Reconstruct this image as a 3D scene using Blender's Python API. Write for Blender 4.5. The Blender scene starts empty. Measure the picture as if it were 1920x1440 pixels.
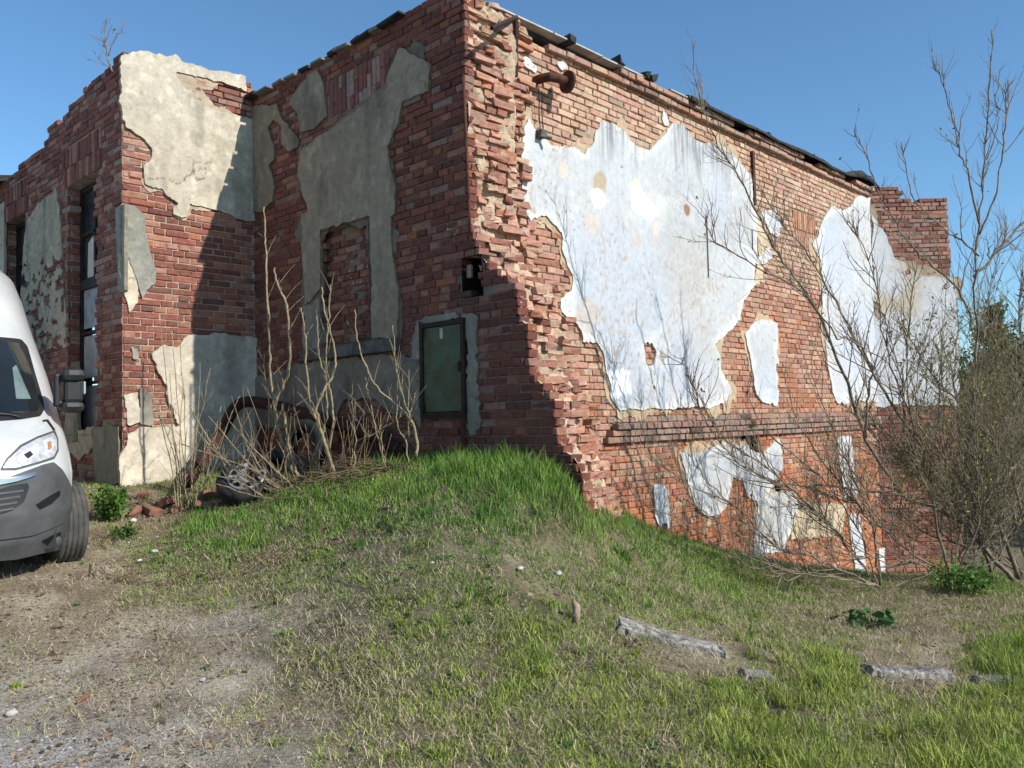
import bpy, math, random
import numpy as np
random.seed(7); RNG = np.random.default_rng(11)
SC = bpy.context.scene
COL = SC.collection

# ------------------------------------------------------------------ camera, light
# World: X runs along the sunlit long wall, Y along the shaded wall, Z up; origin at the
# main corner of the building at eye height.
F_PX, CX, CY = 1580.0, 960.0, 720.0
_d1 = np.array([1520.0, 35.0, 1580.0]); _d1 /= np.linalg.norm(_d1)
_d2 = np.array([-1640.0, 105.0, 1580.0]); _d2 -= _d1 * _d2.dot(_d1); _d2 /= np.linalg.norm(_d2)
_d3 = np.cross(_d1, _d2); _d3 = -_d3 if _d3[1] > 0 else _d3      # up (image y runs down)
RW = np.stack([_d1, _d2, _d3])                                    # camera vector -> world vector
_c0 = np.array([(870 - CX) / F_PX * 8.0, (793 - CY) / F_PX * 8.0, 8.0])
CAMP = -(RW @ _c0); CAMP[2] = 0.0

cam = bpy.data.objects.new('camera', bpy.data.cameras.new('camera'))
COL.objects.link(cam)
cam.data.sensor_width = 36.0
cam.data.lens = F_PX / 1920 * 36.0
cam.data.clip_start = 0.05; cam.data.clip_end = 3000
from mathutils import Matrix, Vector
_r = RW @ np.array([1.0, 0, 0]); _u = RW @ np.array([0, -1.0, 0]); _b = RW @ np.array([0, 0, -1.0])
cam.matrix_world = Matrix(((_r[0], _u[0], _b[0], CAMP[0]), (_r[1], _u[1], _b[1], CAMP[1]),
                           (_r[2], _u[2], _b[2], CAMP[2]), (0, 0, 0, 1)))
SC.camera = cam

SUN_EL = math.radians(34.5)
SUN_H = np.array([0.2045, -0.979])                                # horizontal direction towards the sun
w = bpy.data.worlds.new('World'); SC.world = w; w.use_nodes = True
nt = w.node_tree; bg = nt.nodes['Background']
sky = nt.nodes.new('ShaderNodeTexSky'); sky.sky_type = 'NISHITA'; sky.sun_disc = False
sky.sun_elevation = SUN_EL; sky.sun_rotation = math.atan2(SUN_H[0], SUN_H[1])
sky.air_density = 1.0; sky.dust_density = 0.3; sky.ozone_density = 5.5; sky.altitude = 300
_mx = nt.nodes.new('ShaderNodeMix'); _mx.data_type = 'RGBA'; _mx.blend_type = 'MULTIPLY'; _mx.inputs['Factor'].default_value = 1.0
nt.links.new(sky.outputs[0], _mx.inputs['A']); _mx.inputs['B'].default_value = (0.93, 1.10, 1.07, 1)     # cleaner, more cyan spring air
nt.links.new(_mx.outputs['Result'], bg.inputs[0]); bg.inputs[1].default_value = 0.13
sl = bpy.data.lights.new('sun', 'SUN'); sl.energy = 4.5; sl.angle = math.radians(0.5); sl.color = (1.0, 0.95, 0.87)
so = bpy.data.objects.new('sun', sl); COL.objects.link(so)
sd = Vector((SUN_H[0] * math.cos(SUN_EL), SUN_H[1] * math.cos(SUN_EL), math.sin(SUN_EL)))
so.rotation_euler = sd.to_track_quat('Z', 'Y').to_euler()
SC.view_settings.view_transform = 'Standard'; SC.view_settings.look = 'None'
SC.view_settings.exposure = 0.30; SC.view_settings.gamma = 1.0
SC.view_settings.use_curve_mapping = False

# ------------------------------------------------------------------ helpers
def ray(px, py):
    return RW @ np.array([(px - CX) / F_PX, (py - CY) / F_PX, 1.0])
def at(px, py, depth):                       # world point seen at a pixel of the survey photo, at a given depth
    return CAMP + ray(px, py) * depth
def proj(P):                                 # world points -> survey pixels
    c = (np.asarray(P) - CAMP) @ RW
    d = np.maximum(c[..., 2], 0.2)
    return CX + F_PX * c[..., 0] / d, CY + F_PX * c[..., 1] / d, c[..., 2]

def _hash(ix, iy, seed):
    h = (ix.astype(np.int64) * 374761393 + iy.astype(np.int64) * 668265263 + seed * 974634777) & 0xffffffff
    h = ((h ^ (h >> 13)) * 1274126177) & 0xffffffff
    h = h ^ (h >> 16)
    return (h & 0xffffff) / float(0xffffff)
def vn(x, y, seed=0):
    x = np.asarray(x, float); y = np.asarray(y, float)
    ix = np.floor(x); iy = np.floor(y); fx = x - ix; fy = y - iy
    fx = fx * fx * (3 - 2 * fx); fy = fy * fy * (3 - 2 * fy)
    a = _hash(ix, iy, seed); b = _hash(ix + 1, iy, seed); c = _hash(ix, iy + 1, seed); d = _hash(ix + 1, iy + 1, seed)
    return (a * (1 - fx) + b * fx) * (1 - fy) + (c * (1 - fx) + d * fx) * fy
def fbm(x, y, seed=0, o=4):                  # about -1..1
    s = 0; a = 1; n = 0
    for i in range(o):
        s = s + a * (vn(x, y, seed + i * 17) * 2 - 1); n += a; a *= 0.5; x = np.asarray(x) * 2.03; y = np.asarray(y) * 2.03
    return s / n
def smooth(a, b, x):
    t = np.clip((x - a) / (b - a), 0, 1); return t * t * (3 - 2 * t)
def lin(r, g, b):                            # 0-255 display colour -> linear
    f = lambda c: (c / 255 / 12.92) if c / 255 <= 0.04045 else ((c / 255 + 0.055) / 1.055) ** 2.4
    return (f(r), f(g), f(b))

def tag(o, label=None, cat=None, group=None, kind=None):
    if label: o['label'] = label
    if cat: o['category'] = cat
    if group: o['group'] = group
    if kind: o['kind'] = kind
    return o
def empty(name, loc=(0, 0, 0), parent=None):
    o = bpy.data.objects.new(name, None); COL.objects.link(o); o.location = loc
    o.empty_display_size = 0.2
    if parent: o.parent = parent
    return o
def link_mesh(name, me, mats, parent=None):
    for m in (mats if isinstance(mats, (list, tuple)) else [mats]): me.materials.append(m)
    o = bpy.data.objects.new(name, me); COL.objects.link(o)
    if parent:
        o.parent = parent
        # vertices are given in world space: undo the parents' offset
        off = Vector((0, 0, 0)); p = parent
        while p: off += p.location; p = p.parent
        o.location = -off
    return o
def np_mesh(name, V, polys, mats, parent=None, col=None, mi=None, smoothf=False):
    """V (n,3); polys: list of int arrays (m,k) of equal-size faces; col (n,4) point colours."""
    me = bpy.data.meshes.new(name)
    V = np.asarray(V, np.float32)
    polys = [np.asarray(p, np.int32) for p in polys if len(p)]
    loops = np.concatenate([p.ravel() for p in polys]); 
    tot = np.concatenate([np.full(len(p), p.shape[1], np.int32) for p in polys])
    st = np.concatenate([[0], np.cumsum(tot)[:-1]]).astype(np.int32)
    me.vertices.add(len(V)); me.vertices.foreach_set('co', V.ravel())
    me.loops.add(len(loops)); me.loops.foreach_set('vertex_index', loops)
    me.polygons.add(len(tot)); me.polygons.foreach_set('loop_start', st)
    try: me.polygons.foreach_set('loop_total', tot)
    except Exception: pass
    if mi is not None: me.polygons.foreach_set('material_index', np.asarray(mi, np.int32))
    me.update(calc_edges=True); me.validate()
    if col is not None:
        a = me.attributes.new('tint', 'FLOAT_COLOR', 'POINT')
        c = np.ones((len(V), 4), np.float32); c[:, :col.shape[1]] = col
        a.data.foreach_set('color', c.ravel())
    me.polygons.foreach_set('use_smooth', np.full(len(me.polygons), bool(smoothf)))
    return link_mesh(name, me, mats, parent)

class MB:                                    # collects shapes for one mesh object
    def __init__(s): s.v = []; s.f = []; s.m = []; s.n = 0
    def add(s, V, F, m=0):
        V = np.asarray(V, float); s.v.append(V)
        for f in F: s.f.append([i + s.n for i in f]); s.m.append(m)
        s.n += len(V); return s
    def box(s, lo, hi, m=0, jit=0.0, frame=None):
        x0, y0, z0 = lo; x1, y1, z1 = hi
        V = np.array([(x0,y0,z0),(x1,y0,z0),(x1,y1,z0),(x0,y1,z0),(x0,y0,z1),(x1,y0,z1),(x1,y1,z1),(x0,y1,z1)], float)
        if jit: V += RNG.uniform(-jit, jit, V.shape)
        if frame is not None: V = frame(V)
        return s.add(V, [(0,3,2,1),(4,5,6,7),(0,1,5,4),(1,2,6,5),(2,3,7,6),(3,0,4,7)], m)
    def tube(s, P, R, k=6, m=0, cap=True):
        P = np.asarray(P, float); n = len(P); R = np.full(n, R) if np.isscalar(R) else np.asarray(R, float)
        T = np.gradient(P, axis=0); T /= np.maximum(np.linalg.norm(T, axis=1, keepdims=True), 1e-9)
        ref = np.array([0.31, 0.17, 0.93]) if abs(T[0].dot([0.31, 0.17, 0.93])) < 0.9 else np.array([1.0, 0, 0])
        V = []
        A = np.cross(T[0], ref); A /= np.linalg.norm(A)
        for i in range(n):
            A = A - T[i] * A.dot(T[i]); A /= max(np.linalg.norm(A), 1e-9); B = np.cross(T[i], A)
            for j in range(k):
                t = 2 * math.pi * j / k
                V.append(P[i] + R[i] * (math.cos(t) * A + math.sin(t) * B))
        F = []
        for i in range(n - 1):
            for j in range(k):
                a = i * k + j; b = i * k + (j + 1) % k
                F.append((a, b, b + k, a + k))
        if cap: F.append(tuple(range(k - 1, -1, -1))); F.append(tuple(range((n - 1) * k, n * k)))
        return s.add(V, F, m)
    def lathe(s, prof, k=24, m=0, frame=None, closed=False):   # prof (r, h) around local z
        V = []; F = []
        n = len(prof)
        for r, h in prof:
            for j in range(k):
                t = 2 * math.pi * j / k; V.append((r * math.cos(t), r * math.sin(t), h))
        rng = range(n if closed else n - 1)
        for i in rng:
            for j in range(k):
                a = i * k + j; b = i * k + (j + 1) % k; i2 = ((i + 1) % n) * k
                F.append((a, b, i2 + (j + 1) % k, i2 + j))
        V = np.array(V)
        if frame is not None: V = frame(V)
        return s.add(V, F, m)
    def build(s, name, mats, parent=None, smooth=False, bevel=0, col=None):
        V = np.concatenate(s.v); me = bpy.data.meshes.new(name)
        me.from_pydata(V.tolist(), [], s.f); me.validate()
        if len(me.polygons) == len(s.m): me.polygons.foreach_set('material_index', s.m)
        me.polygons.foreach_set('use_smooth', [smooth] * len(me.polygons))
        o = link_mesh(name, me, mats, parent)
        if bevel:
            b = o.modifiers.new('bevel', 'BEVEL'); b.width = bevel; b.segments = 2; b.limit_method = 'ANGLE'
        return o
def frame_to(loc, zdir, xdir=(1, 0, 0)):      # local -> world with local z along zdir
    z = np.asarray(zdir, float); z /= np.linalg.norm(z); x = np.asarray(xdir, float); x -= z * x.dot(z); x /= np.linalg.norm(x)
    y = np.cross(z, x); M = np.stack([x, y, z]); loc = np.asarray(loc, float)
    return lambda V: loc + V @ M

# ------------------------------------------------------------------ materials
def newmat(name):
    m = bpy.data.materials.new(name); m.use_nodes = True
    return m, m.node_tree, m.node_tree.nodes, m.node_tree.links, m.node_tree.nodes['Principled BSDF']
def bump_chain(nt, bsdf, specs, coord):
    prev = None
    for sc, st, dist in specs:
        n = nt.nodes.new('ShaderNodeTexNoise'); n.inputs['Scale'].default_value = sc; n.inputs['Detail'].default_value = 6
        n.inputs['Roughness'].default_value = 0.65
        nt.links.new(coord, n.inputs['Vector'])
        b = nt.nodes.new('ShaderNodeBump'); b.inputs['Strength'].default_value = st; b.inputs['Distance'].default_value = dist
        nt.links.new(n.outputs['Fac'], b.inputs['Height'])
        if prev: nt.links.new(prev.outputs[0], b.inputs['Normal'])
        prev = b
    nt.links.new(prev.outputs[0], bsdf.inputs['Normal'])
def attr_mat(name, bumps, var=0.25, vscale=14.0, rough=0.9, residue=None, res_scale=30.0, spec=0.2):
    """surface whose own colour is stored per point; noise grain on top; alpha = amount of residue (mortar smears, lime)."""
    m, nt, N, L, bs = newmat(name)
    at_ = N.new('ShaderNodeAttribute'); at_.attribute_name = 'tint'
    tc = N.new('ShaderNodeTexCoord')
    n1 = N.new('ShaderNodeTexNoise'); n1.inputs['Scale'].default_value = vscale; n1.inputs['Detail'].default_value = 8; n1.inputs['Roughness'].default_value = 0.7
    L.new(tc.outputs['Object'], n1.inputs['Vector'])
    mr = N.new('ShaderNodeMapRange'); mr.inputs['From Min'].default_value = 0.25; mr.inputs['From Max'].default_value = 0.75
    mr.inputs['To Min'].default_value = 1 - var; mr.inputs['To Max'].default_value = 1 + var
    L.new(n1.outputs['Fac'], mr.inputs['Value'])
    mx = N.new('ShaderNodeVectorMath'); mx.operation = 'SCALE'
    L.new(at_.outputs['Color'], mx.inputs[0]); L.new(mr.outputs[0], mx.inputs['Scale'])
    out = mx.outputs[0]
    if residue:
        n2 = N.new('ShaderNodeTexNoise'); n2.inputs['Scale'].default_value = res_scale; n2.inputs['Detail'].default_value = 7; n2.inputs['Roughness'].default_value = 0.75
        L.new(tc.outputs['Object'], n2.inputs['Vector'])
        sub = N.new('ShaderNodeMath'); sub.operation = 'SUBTRACT'; sub.inputs[0].default_value = 0.80
        mul = N.new('ShaderNodeMath'); mul.operation = 'MULTIPLY'; mul.inputs[1].default_value = 0.30
        L.new(at_.outputs['Alpha'], mul.inputs[0]); L.new(mul.outputs[0], sub.inputs[1])
        m2 = N.new('ShaderNodeMath'); m2.operation = 'SUBTRACT'; L.new(n2.outputs['Fac'], m2.inputs[0]); L.new(sub.outputs[0], m2.inputs[1])
        m3 = N.new('ShaderNodeMath'); m3.operation = 'MULTIPLY'; m3.inputs[1].default_value = 9.0; m3.use_clamp = True; L.new(m2.outputs[0], m3.inputs[0])
        mix = N.new('ShaderNodeMix'); mix.data_type = 'RGBA'
        L.new(m3.outputs[0], mix.inputs['Factor']); L.new(out, mix.inputs['A']); mix.inputs['B'].default_value = (*residue, 1)
        out = mix.outputs['Result']
    L.new(out, bs.inputs['Base Color']); bs.inputs['Roughness'].default_value = rough
    bs.inputs['Specular IOR Level'].default_value = spec
    bump_chain(nt, bs, bumps, tc.outputs['Object'])
    return m
def noise_mat(name, c1, c2, scale=8.0, rough=0.85, bumps=((40, 0.4, 0.01),), metal=0.0, spec=0.3, stretch=None, lo=0.35, hi=0.65, coat=0.0):
    m, nt, N, L, bs = newmat(name)
    tc = N.new('ShaderNodeTexCoord'); co = tc.outputs['Object']
    if stretch:
        mp = N.new('ShaderNodeMapping'); mp.inputs['Scale'].default_value = stretch; L.new(co, mp.inputs['Vector']); co = mp.outputs[0]
    n = N.new('ShaderNodeTexNoise'); n.inputs['Scale'].default_value = scale; n.inputs['Detail'].default_value = 8; n.inputs['Roughness'].default_value = 0.65
    L.new(co, n.inputs['Vector'])
    cr = N.new('ShaderNodeValToRGB'); cr.color_ramp.elements[0].position = lo; cr.color_ramp.elements[1].position = hi
    cr.color_ramp.elements[0].color = (*c1, 1); cr.color_ramp.elements[1].color = (*c2, 1)
    L.new(n.outputs['Fac'], cr.inputs['Fac']); L.new(cr.outputs['Color'], bs.inputs['Base Color'])
    bs.inputs['Roughness'].default_value = rough; bs.inputs['Metallic'].default_value = metal
    bs.inputs['Specular IOR Level'].default_value = spec; bs.inputs['Coat Weight'].default_value = coat
    if bumps: bump_chain(nt, bs, bumps, tc.outputs['Object'])
    return m
def leaf_mat(name, trans=0.35):
    m, nt, N, L, bs = newmat(name)
    at_ = N.new('ShaderNodeAttribute'); at_.attribute_name = 'tint'
    tr = N.new('ShaderNodeBsdfTranslucent'); mixs = N.new('ShaderNodeMixShader'); mixs.inputs[0].default_value = trans
    L.new(at_.outputs['Color'], bs.inputs['Base Color']); L.new(at_.outputs['Color'], tr.inputs['Color'])
    bs.inputs['Roughness'].default_value = 0.55; bs.inputs['Specular IOR Level'].default_value = 0.25
    L.new(bs.outputs[0], mixs.inputs[1]); L.new(tr.outputs[0], mixs.inputs[2])
    L.new(mixs.outputs[0], N['Material Output'].inputs['Surface'])
    return m

M_BRICK = attr_mat('brick', [(9, 0.5, 0.02), (70, 0.55, 0.008)], var=0.42, vscale=18, residue=(0.44, 0.345, 0.26), res_scale=19)
M_MORTAR = attr_mat('mortar', [(12, 0.7, 0.03), (90, 0.7, 0.008)], var=0.35, vscale=22)
M_PLASTER = attr_mat('lime_paint_plaster', [(3, 0.3, 0.03), (22, 0.35, 0.01), (110, 0.45, 0.004)], var=0.16, vscale=13)
M_RENDER = attr_mat('cement_render', [(4, 0.5, 0.04), (26, 0.5, 0.014), (120, 0.6, 0.005)], var=0.30, vscale=11)
M_SOIL = attr_mat('soil', [(6, 0.5, 0.04), (30, 0.9, 0.03), (110, 0.9, 0.010)], var=0.62, vscale=38, rough=0.95)
M_GRASS = leaf_mat('grass_blade', 0.22)
M_LEAF = leaf_mat('leaf', 0.3)
M_RUST = noise_mat('rusty_iron', (0.035, 0.014, 0.01), (0.11, 0.04, 0.022), 14, 0.8, ((60, 0.4, 0.004),))
M_PIPE_SHADED = noise_mat('shaded_pipe_rust', (0.022, 0.010, 0.008), (0.07, 0.026, 0.016), 12, .8, ((60, .4, .004),))  # darker copy of the rust, the pipe's shade put into its colour
M_DARKIRON = noise_mat('dark_iron', (0.012, 0.009, 0.008), (0.045, 0.025, 0.018), 10, 0.75)
M_FELT = noise_mat('roofing_felt', (0.012, 0.012, 0.013), (0.05, 0.047, 0.045), 7, 0.85, ((30, 0.6, 0.02),))
M_BOARD = noise_mat('weathered_board', (0.09, 0.08, 0.07), (0.24, 0.22, 0.19), 6, 0.85, ((40, 0.5, 0.006),), stretch=(1, 6, 6))
M_STONE = noise_mat('grey_stone', (0.05, 0.05, 0.045), (0.14, 0.135, 0.12), 7, 0.9, ((18, 0.5, 0.02), (80, 0.5, 0.006)))
M_CONCRETE = noise_mat('old_concrete', (0.10, 0.09, 0.075), (0.46, 0.43, 0.38), 16, 0.9, ((14, 0.8, 0.03), (70, 0.8, 0.012)))
M_BLACK = noise_mat('void_black', (0.004, 0.004, 0.004), (0.012, 0.011, 0.010), 5, 0.9, None)  # near black paints the depth of holes and openings as unlit
M_BARKPALE = noise_mat('pale_bark', (0.16, 0.125, 0.07), (0.36, 0.29, 0.17), 22, 0.75, ((60, 0.3, 0.004),))
M_BARK = noise_mat('grey_bark', (0.08, 0.062, 0.045), (0.28, 0.225, 0.155), 18, 0.8, ((60, 0.4, 0.004),))
M_TWIG = noise_mat('twig_bark', (0.11, 0.086, 0.06), (0.32, 0.25, 0.175), 10, 0.8, None)
M_DEADTWIG = noise_mat('dead_twig', (0.07, 0.045, 0.028), (0.24, 0.17, 0.10), 8, 0.9, None)

# ------------------------------------------------------------------ wall frames
class Wall:
    def __init__(s, O, U, Nn):
        s.O = np.array(O, float); s.U = np.array(U, float); s.N = np.array(Nn, float)
        s.flip = np.cross(s.U, [0, 0, 1]).dot(s.N) < 0
    def P(s, u, z, n=0.0):
        u = np.asarray(u, float)[..., None]; z = np.asarray(z, float)[..., None]; n = np.asarray(n, float)[..., None]
        return s.O + u * s.U + z * np.array([0, 0, 1.0]) + n * s.N
    def uv(s, px, py, n=0.0):
        d = ray(px, py); o = s.O + n * s.N
        t = (o - CAMP).dot(s.N) / d.dot(s.N); p = CAMP + d * t
        return (p - s.O).dot(s.U), p[2]
    def poly(s, pts, n=0.0): return np.array([s.uv(x, y, n) for x, y in pts])
Y3 = 3.88; X4 = -1.64; X1E = 10.3
W1 = Wall((0, 0, 0), (1, 0, 0), (0, -1, 0))
W2 = Wall((0, 0, 0), (0, 1, 0), (-1, 0, 0))
W3 = Wall((0, Y3, 0), (1, 0, 0), (0, -1, 0))
W4 = Wall((X4, Y3, 0), (0, 1, 0), (-1, 0, 0))
_ur = np.array([RW[0, 0], RW[1, 0]]); _ur /= np.linalg.norm(_ur)
W5 = Wall((X1E, 0, 0), (_ur[0], _ur[1], 0), (_ur[1], -_ur[0], 0))
if W5.N.dot(CAMP - W5.O) < 0: W5.N = -W5.N

def inpoly(P, pts):
    x, y = pts[..., 0], pts[..., 1]; ins = np.zeros(x.shape, bool); n = len(P)
    for i in range(n):
        x0, y0 = P[i]; x1, y1 = P[(i + 1) % n]
        c = (y0 > y) != (y1 > y)
        if y0 != y1: ins ^= c & (x < (x1 - x0) * (y - y0) / (y1 - y0) + x0)
    return ins
def sdist(P, pts):                            # signed distance, positive inside
    d = np.full(pts.shape[:-1], 1e9); n = len(P)
    for i in range(n):
        a = P[i]; b = P[(i + 1) % n]; ab = b - a; L2 = max(ab.dot(ab), 1e-12)
        t = np.clip(((pts - a) @ ab) / L2, 0, 1)
        d = np.minimum(d, np.linalg.norm(pts - a - t[..., None] * ab, axis=-1))
    return np.where(inpoly(P, pts), d, -d)

def sheet(name, mapf, field, bounds, cell, mat, parent, thick=0.02, colf=None, dispf=None, flip=False, smoothf=True):
    """Solid plate over the (u,z) region where field > 0; mapf(u,z,n) -> world. Edge contour is cut exactly."""
    u0, u1, z0, z1 = bounds
    nu = max(2, int((u1 - u0) / cell) + 2); nz = max(2, int((z1 - z0) / cell) + 2)
    us = np.linspace(u0, u1, nu); zs = np.linspace(z0, z1, nz)
    UU, ZZ = np.meshgrid(us, zs, indexing='ij')
    Fv = field(np.stack([UU, ZZ], -1)); Fv[[0, -1], :] = np.minimum(Fv[[0, -1], :], -1e-4); Fv[:, [0, -1]] = np.minimum(Fv[:, [0, -1]], -1e-4)
    ins = Fv > 0
    idx = -np.ones((nu, nz), int); idx[ins] = np.arange(ins.sum())
    pu = list(UU[ins]); pz = list(ZZ[ins]); pf = list(Fv[ins])
    c = ins[:-1, :-1].astype(int) + ins[1:, :-1] + ins[1:, 1:] + ins[:-1, 1:]
    full = np.argwhere(c == 4)
    if len(full): i, j = full.T; quads = np.stack([idx[i, j], idx[i + 1, j], idx[i + 1, j + 1], idx[i, j + 1]], 1)
    else: quads = np.zeros((0, 4), int)
    cache = {}; others = {3: [], 4: [], 5: [], 6: []}; segs = []
    def cross(a, b):
        k = (a, b) if a < b else (b, a)
        if k not in cache:
            fa, fb = Fv[a], Fv[b]; t = fa / (fa - fb)
            cache[k] = len(pu); pu.append(UU[a] + (UU[b] - UU[a]) * t); pz.append(ZZ[a] + (ZZ[b] - ZZ[a]) * t); pf.append(0.0)
        return cache[k]
    for i, j in np.argwhere((c > 0) & (c < 4)):
        cs = [(i, j), (i + 1, j), (i + 1, j + 1), (i, j + 1)]; poly = []; cr = []
        for k in range(4):
            a, b = cs[k], cs[(k + 1) % 4]
            if ins[a]: poly.append(idx[a])
            if ins[a] != ins[b]: v = cross(a, b); poly.append(v); cr.append((v, bool(ins[a])))
        if len(poly) in others: others[len(poly)].append(poly)
        for k in range(len(cr)):
            if cr[k][1]: segs.append((cr[k][0], cr[(k + 1) % len(cr)][0]))
    pu = np.array(pu); pz = np.array(pz); pf = np.array(pf)
    if len(pu) == 0: return None
    disp = dispf(pu, pz, pf) if dispf else 0.0
    V = mapf(pu, pz, thick + disp); n = len(V)
    bidx = {}; bu = []; bz = []
    for a, b in segs:
        for v in (a, b):
            if v not in bidx: bidx[v] = n + len(bidx); bu.append(pu[v]); bz.append(pz[v])
    if bu: V = np.concatenate([V, mapf(np.array(bu), np.array(bz), np.full(len(bu), -0.015))])
    ed = {v: len(V) + i for i, v in enumerate(bidx)}           # own vertices for the broken edge, so that it stays crisp
    if bidx: V = np.concatenate([V, V[list(bidx)]])
    side = np.array([(ed[a], bidx[a], bidx[b], ed[b]) for a, b in segs], int).reshape(-1, 4)
    polys = [quads] + [np.array(others[k], int).reshape(-1, k) for k in (3, 4, 5, 6)] + [side]
    if flip: polys = [p[:, ::-1] for p in polys]
    col = None
    if colf:
        cc = colf(pu, pz, pf); ce = cc[list(bidx)] * np.array([0.85, 0.78, 0.68, 1.0])[:cc.shape[1]] if bidx else cc[:0]; col = np.concatenate([cc, ce, ce])
    return np_mesh(name, V, polys, mat, parent, col, smoothf=smoothf)

# ------------------------------------------------------------------ brickwork
PAL = {'red': (0.235, 0.078, 0.056), 'dkred': (0.145, 0.047, 0.040), 'orange': (0.40, 0.145, 0.066), 'salmon': (0.40, 0.20, 0.135),
       'tan': (0.47, 0.305, 0.205), 'cream': (0.53, 0.39, 0.29), 'dark': (0.085, 0.055, 0.05), 'pink': (0.38, 0.23, 0.185), 'grey': (0.29, 0.24, 0.20),
       'vorange': (0.47, 0.15, 0.055)}
COURSE = 0.077
class Bricks:
    def __init__(s): s.b = []; s.c = []
    def add(s, u0, u1, z0, z1, n, depth, col, res=0.5): s.b.append((u0, u1, z0, z1, n, depth)); s.c.append((*col, res))
    def course(s, z, u0, u1, k, colf, okf=None, nf=None, depth=0.1, start=0.0, h=COURSE):
        hdr = k % 2; step = 0.147 if hdr else 0.294
        u = u0 - start - (0.0735 if hdr else 0.0) - RNG.uniform(0, 0.02)
        while u < u1:
            L = step
            if RNG.random() < 0.12: L = 0.147 if not hdr else 0.294
            a = max(u, u0); b = min(u + L, u1); u += L
            if b - a < 0.03: continue
            cu = (a + b) / 2
            if okf and not okf(cu, z + h / 2): continue
            g = 0.0065
            n = (nf(cu, z) if nf else 0.0) + RNG.normal(0, 0.003)
            col, res = colf(cu, z)
            s.add(a + g, b - g, z + 0.006, z + h - 0.006, n, depth, col, res)
    def arrays(s, wall, jit=0.003):
        B = np.array(s.b); n = len(B); u0, u1, z0, z1, off, dep = B.T
        c = 0.007
        def ring(du, dz, nn): return [(u0 + du, z0 + dz, nn), (u1 - du, z0 + dz, nn), (u1 - du, z1 - dz, nn), (u0 + du, z1 - dz, nn)]
        R = ring(0, 0, off - dep) + ring(0, 0, off - c) + ring(c, c, off)
        U = np.stack([r[0] for r in R], 1); Z = np.stack([r[1] for r in R], 1); Nn = np.stack([r[2] for r in R], 1)
        rs = RNG.normal(0, jit, (n, 12)); U = U + rs; Z = Z + RNG.normal(0, jit * 0.7, (n, 12)); Nn = Nn + RNG.normal(0, jit * 0.8, (n, 12))
        V = wall.P(U, Z, Nn).reshape(-1, 3)
        base = np.arange(n)[:, None] * 12
        q = [(8, 9, 10, 11)]
        for k in range(4):
            a, b = k, (k + 1) % 4
            q += [(a, b, 4 + b, 4 + a), (4 + a, 4 + b, 8 + b, 8 + a)]
        Q = (base[:, None, :] + np.array(q)[None]).reshape(-1, 4)
        if wall.flip: Q = Q[:, ::-1]
        return V, Q, np.repeat(np.array(s.c), 12, 0)
def build_wall(name, parent, bricks_walls, mortar, mcol):
    """one wall mesh: mortar faces (slot 1) and every brick (slot 0). mortar: list of (wall,u0,u1,z0,z1,n,holes)"""
    Vs = []; Qs = []; Cs = []; Ms = []; n = 0
    for br, wl in bricks_walls:
        if not br.b: continue
        V, Q, C = br.arrays(wl); Vs.append(V); Qs.append(Q + n); Cs.append(C); Ms.append(np.zeros(len(Q), int)); n += len(V)
    for wl, u0, u1, z0, z1, off, holes in mortar:
        us = sorted(v for v in {u0, u1, *[h[0] for h in holes], *[h[1] for h in holes]} if u0 <= v <= u1); zs = sorted(v for v in {z0, z1, *[h[2] for h in holes], *[h[3] for h in holes]} if z0 <= v <= z1)
        def dense(a): 
            out = [a[0]]
            for p, q in zip(a[:-1], a[1:]):
                k = max(1, int((q - p) / 0.07)); out += list(np.linspace(p, q, k + 1)[1:])
            return np.array(out)
        us = dense(us); zs = dense(zs); UU, ZZ = np.meshgrid(us, zs, indexing='ij')
        d = off + 0.006 * fbm(UU * 9, ZZ * 9, 5, 2)
        V = wl.P(UU, ZZ, d).reshape(-1, 3); nz = len(zs)
        q = []
        for i in range(len(us) - 1):
            cu = (us[i] + us[i + 1]) / 2
            for j in range(nz - 1):
                cz = (zs[j] + zs[j + 1]) / 2
                if any(h[0] < cu < h[1] and h[2] < cz < h[3] for h in holes): continue
                a = i * nz + j; q.append((a, a + nz, a + nz + 1, a + 1))
        q = np.array(q);  q = q[:, ::-1] if wl.flip else q
        mc = mcol(UU.ravel(), ZZ.ravel(), wl)
        Vs.append(V); Qs.append(q + n); Cs.append(np.c_[mc, np.zeros(len(mc))]); Ms.append(np.ones(len(q), int)); n += len(V)
    return np_mesh(name, np.concatenate(Vs), [np.concatenate(Qs)], [M_BRICK, M_MORTAR], parent, np.concatenate(Cs), np.concatenate(Ms))
def pick(names, wts, mul=1.0):
    p = np.array(wts) / sum(wts); k = RNG.choice(len(names), p=p); mean = (p[:, None] * np.array([PAL[n] for n in names])).sum(0)
    c = (.58 * np.array(PAL[names[k]]) + .42 * mean) * .93
    return c * mul * RNG.uniform(0.84, 1.16) * RNG.uniform(0.96, 1.04, 3)
# ------------------------------------------------------------------ the ruined building
ruin = empty('ruined_building', (0, 0, -1.0))
tag(ruin, 'ruined red brick building with peeling white and beige plaster and a broken toothed corner', 'building')

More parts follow.
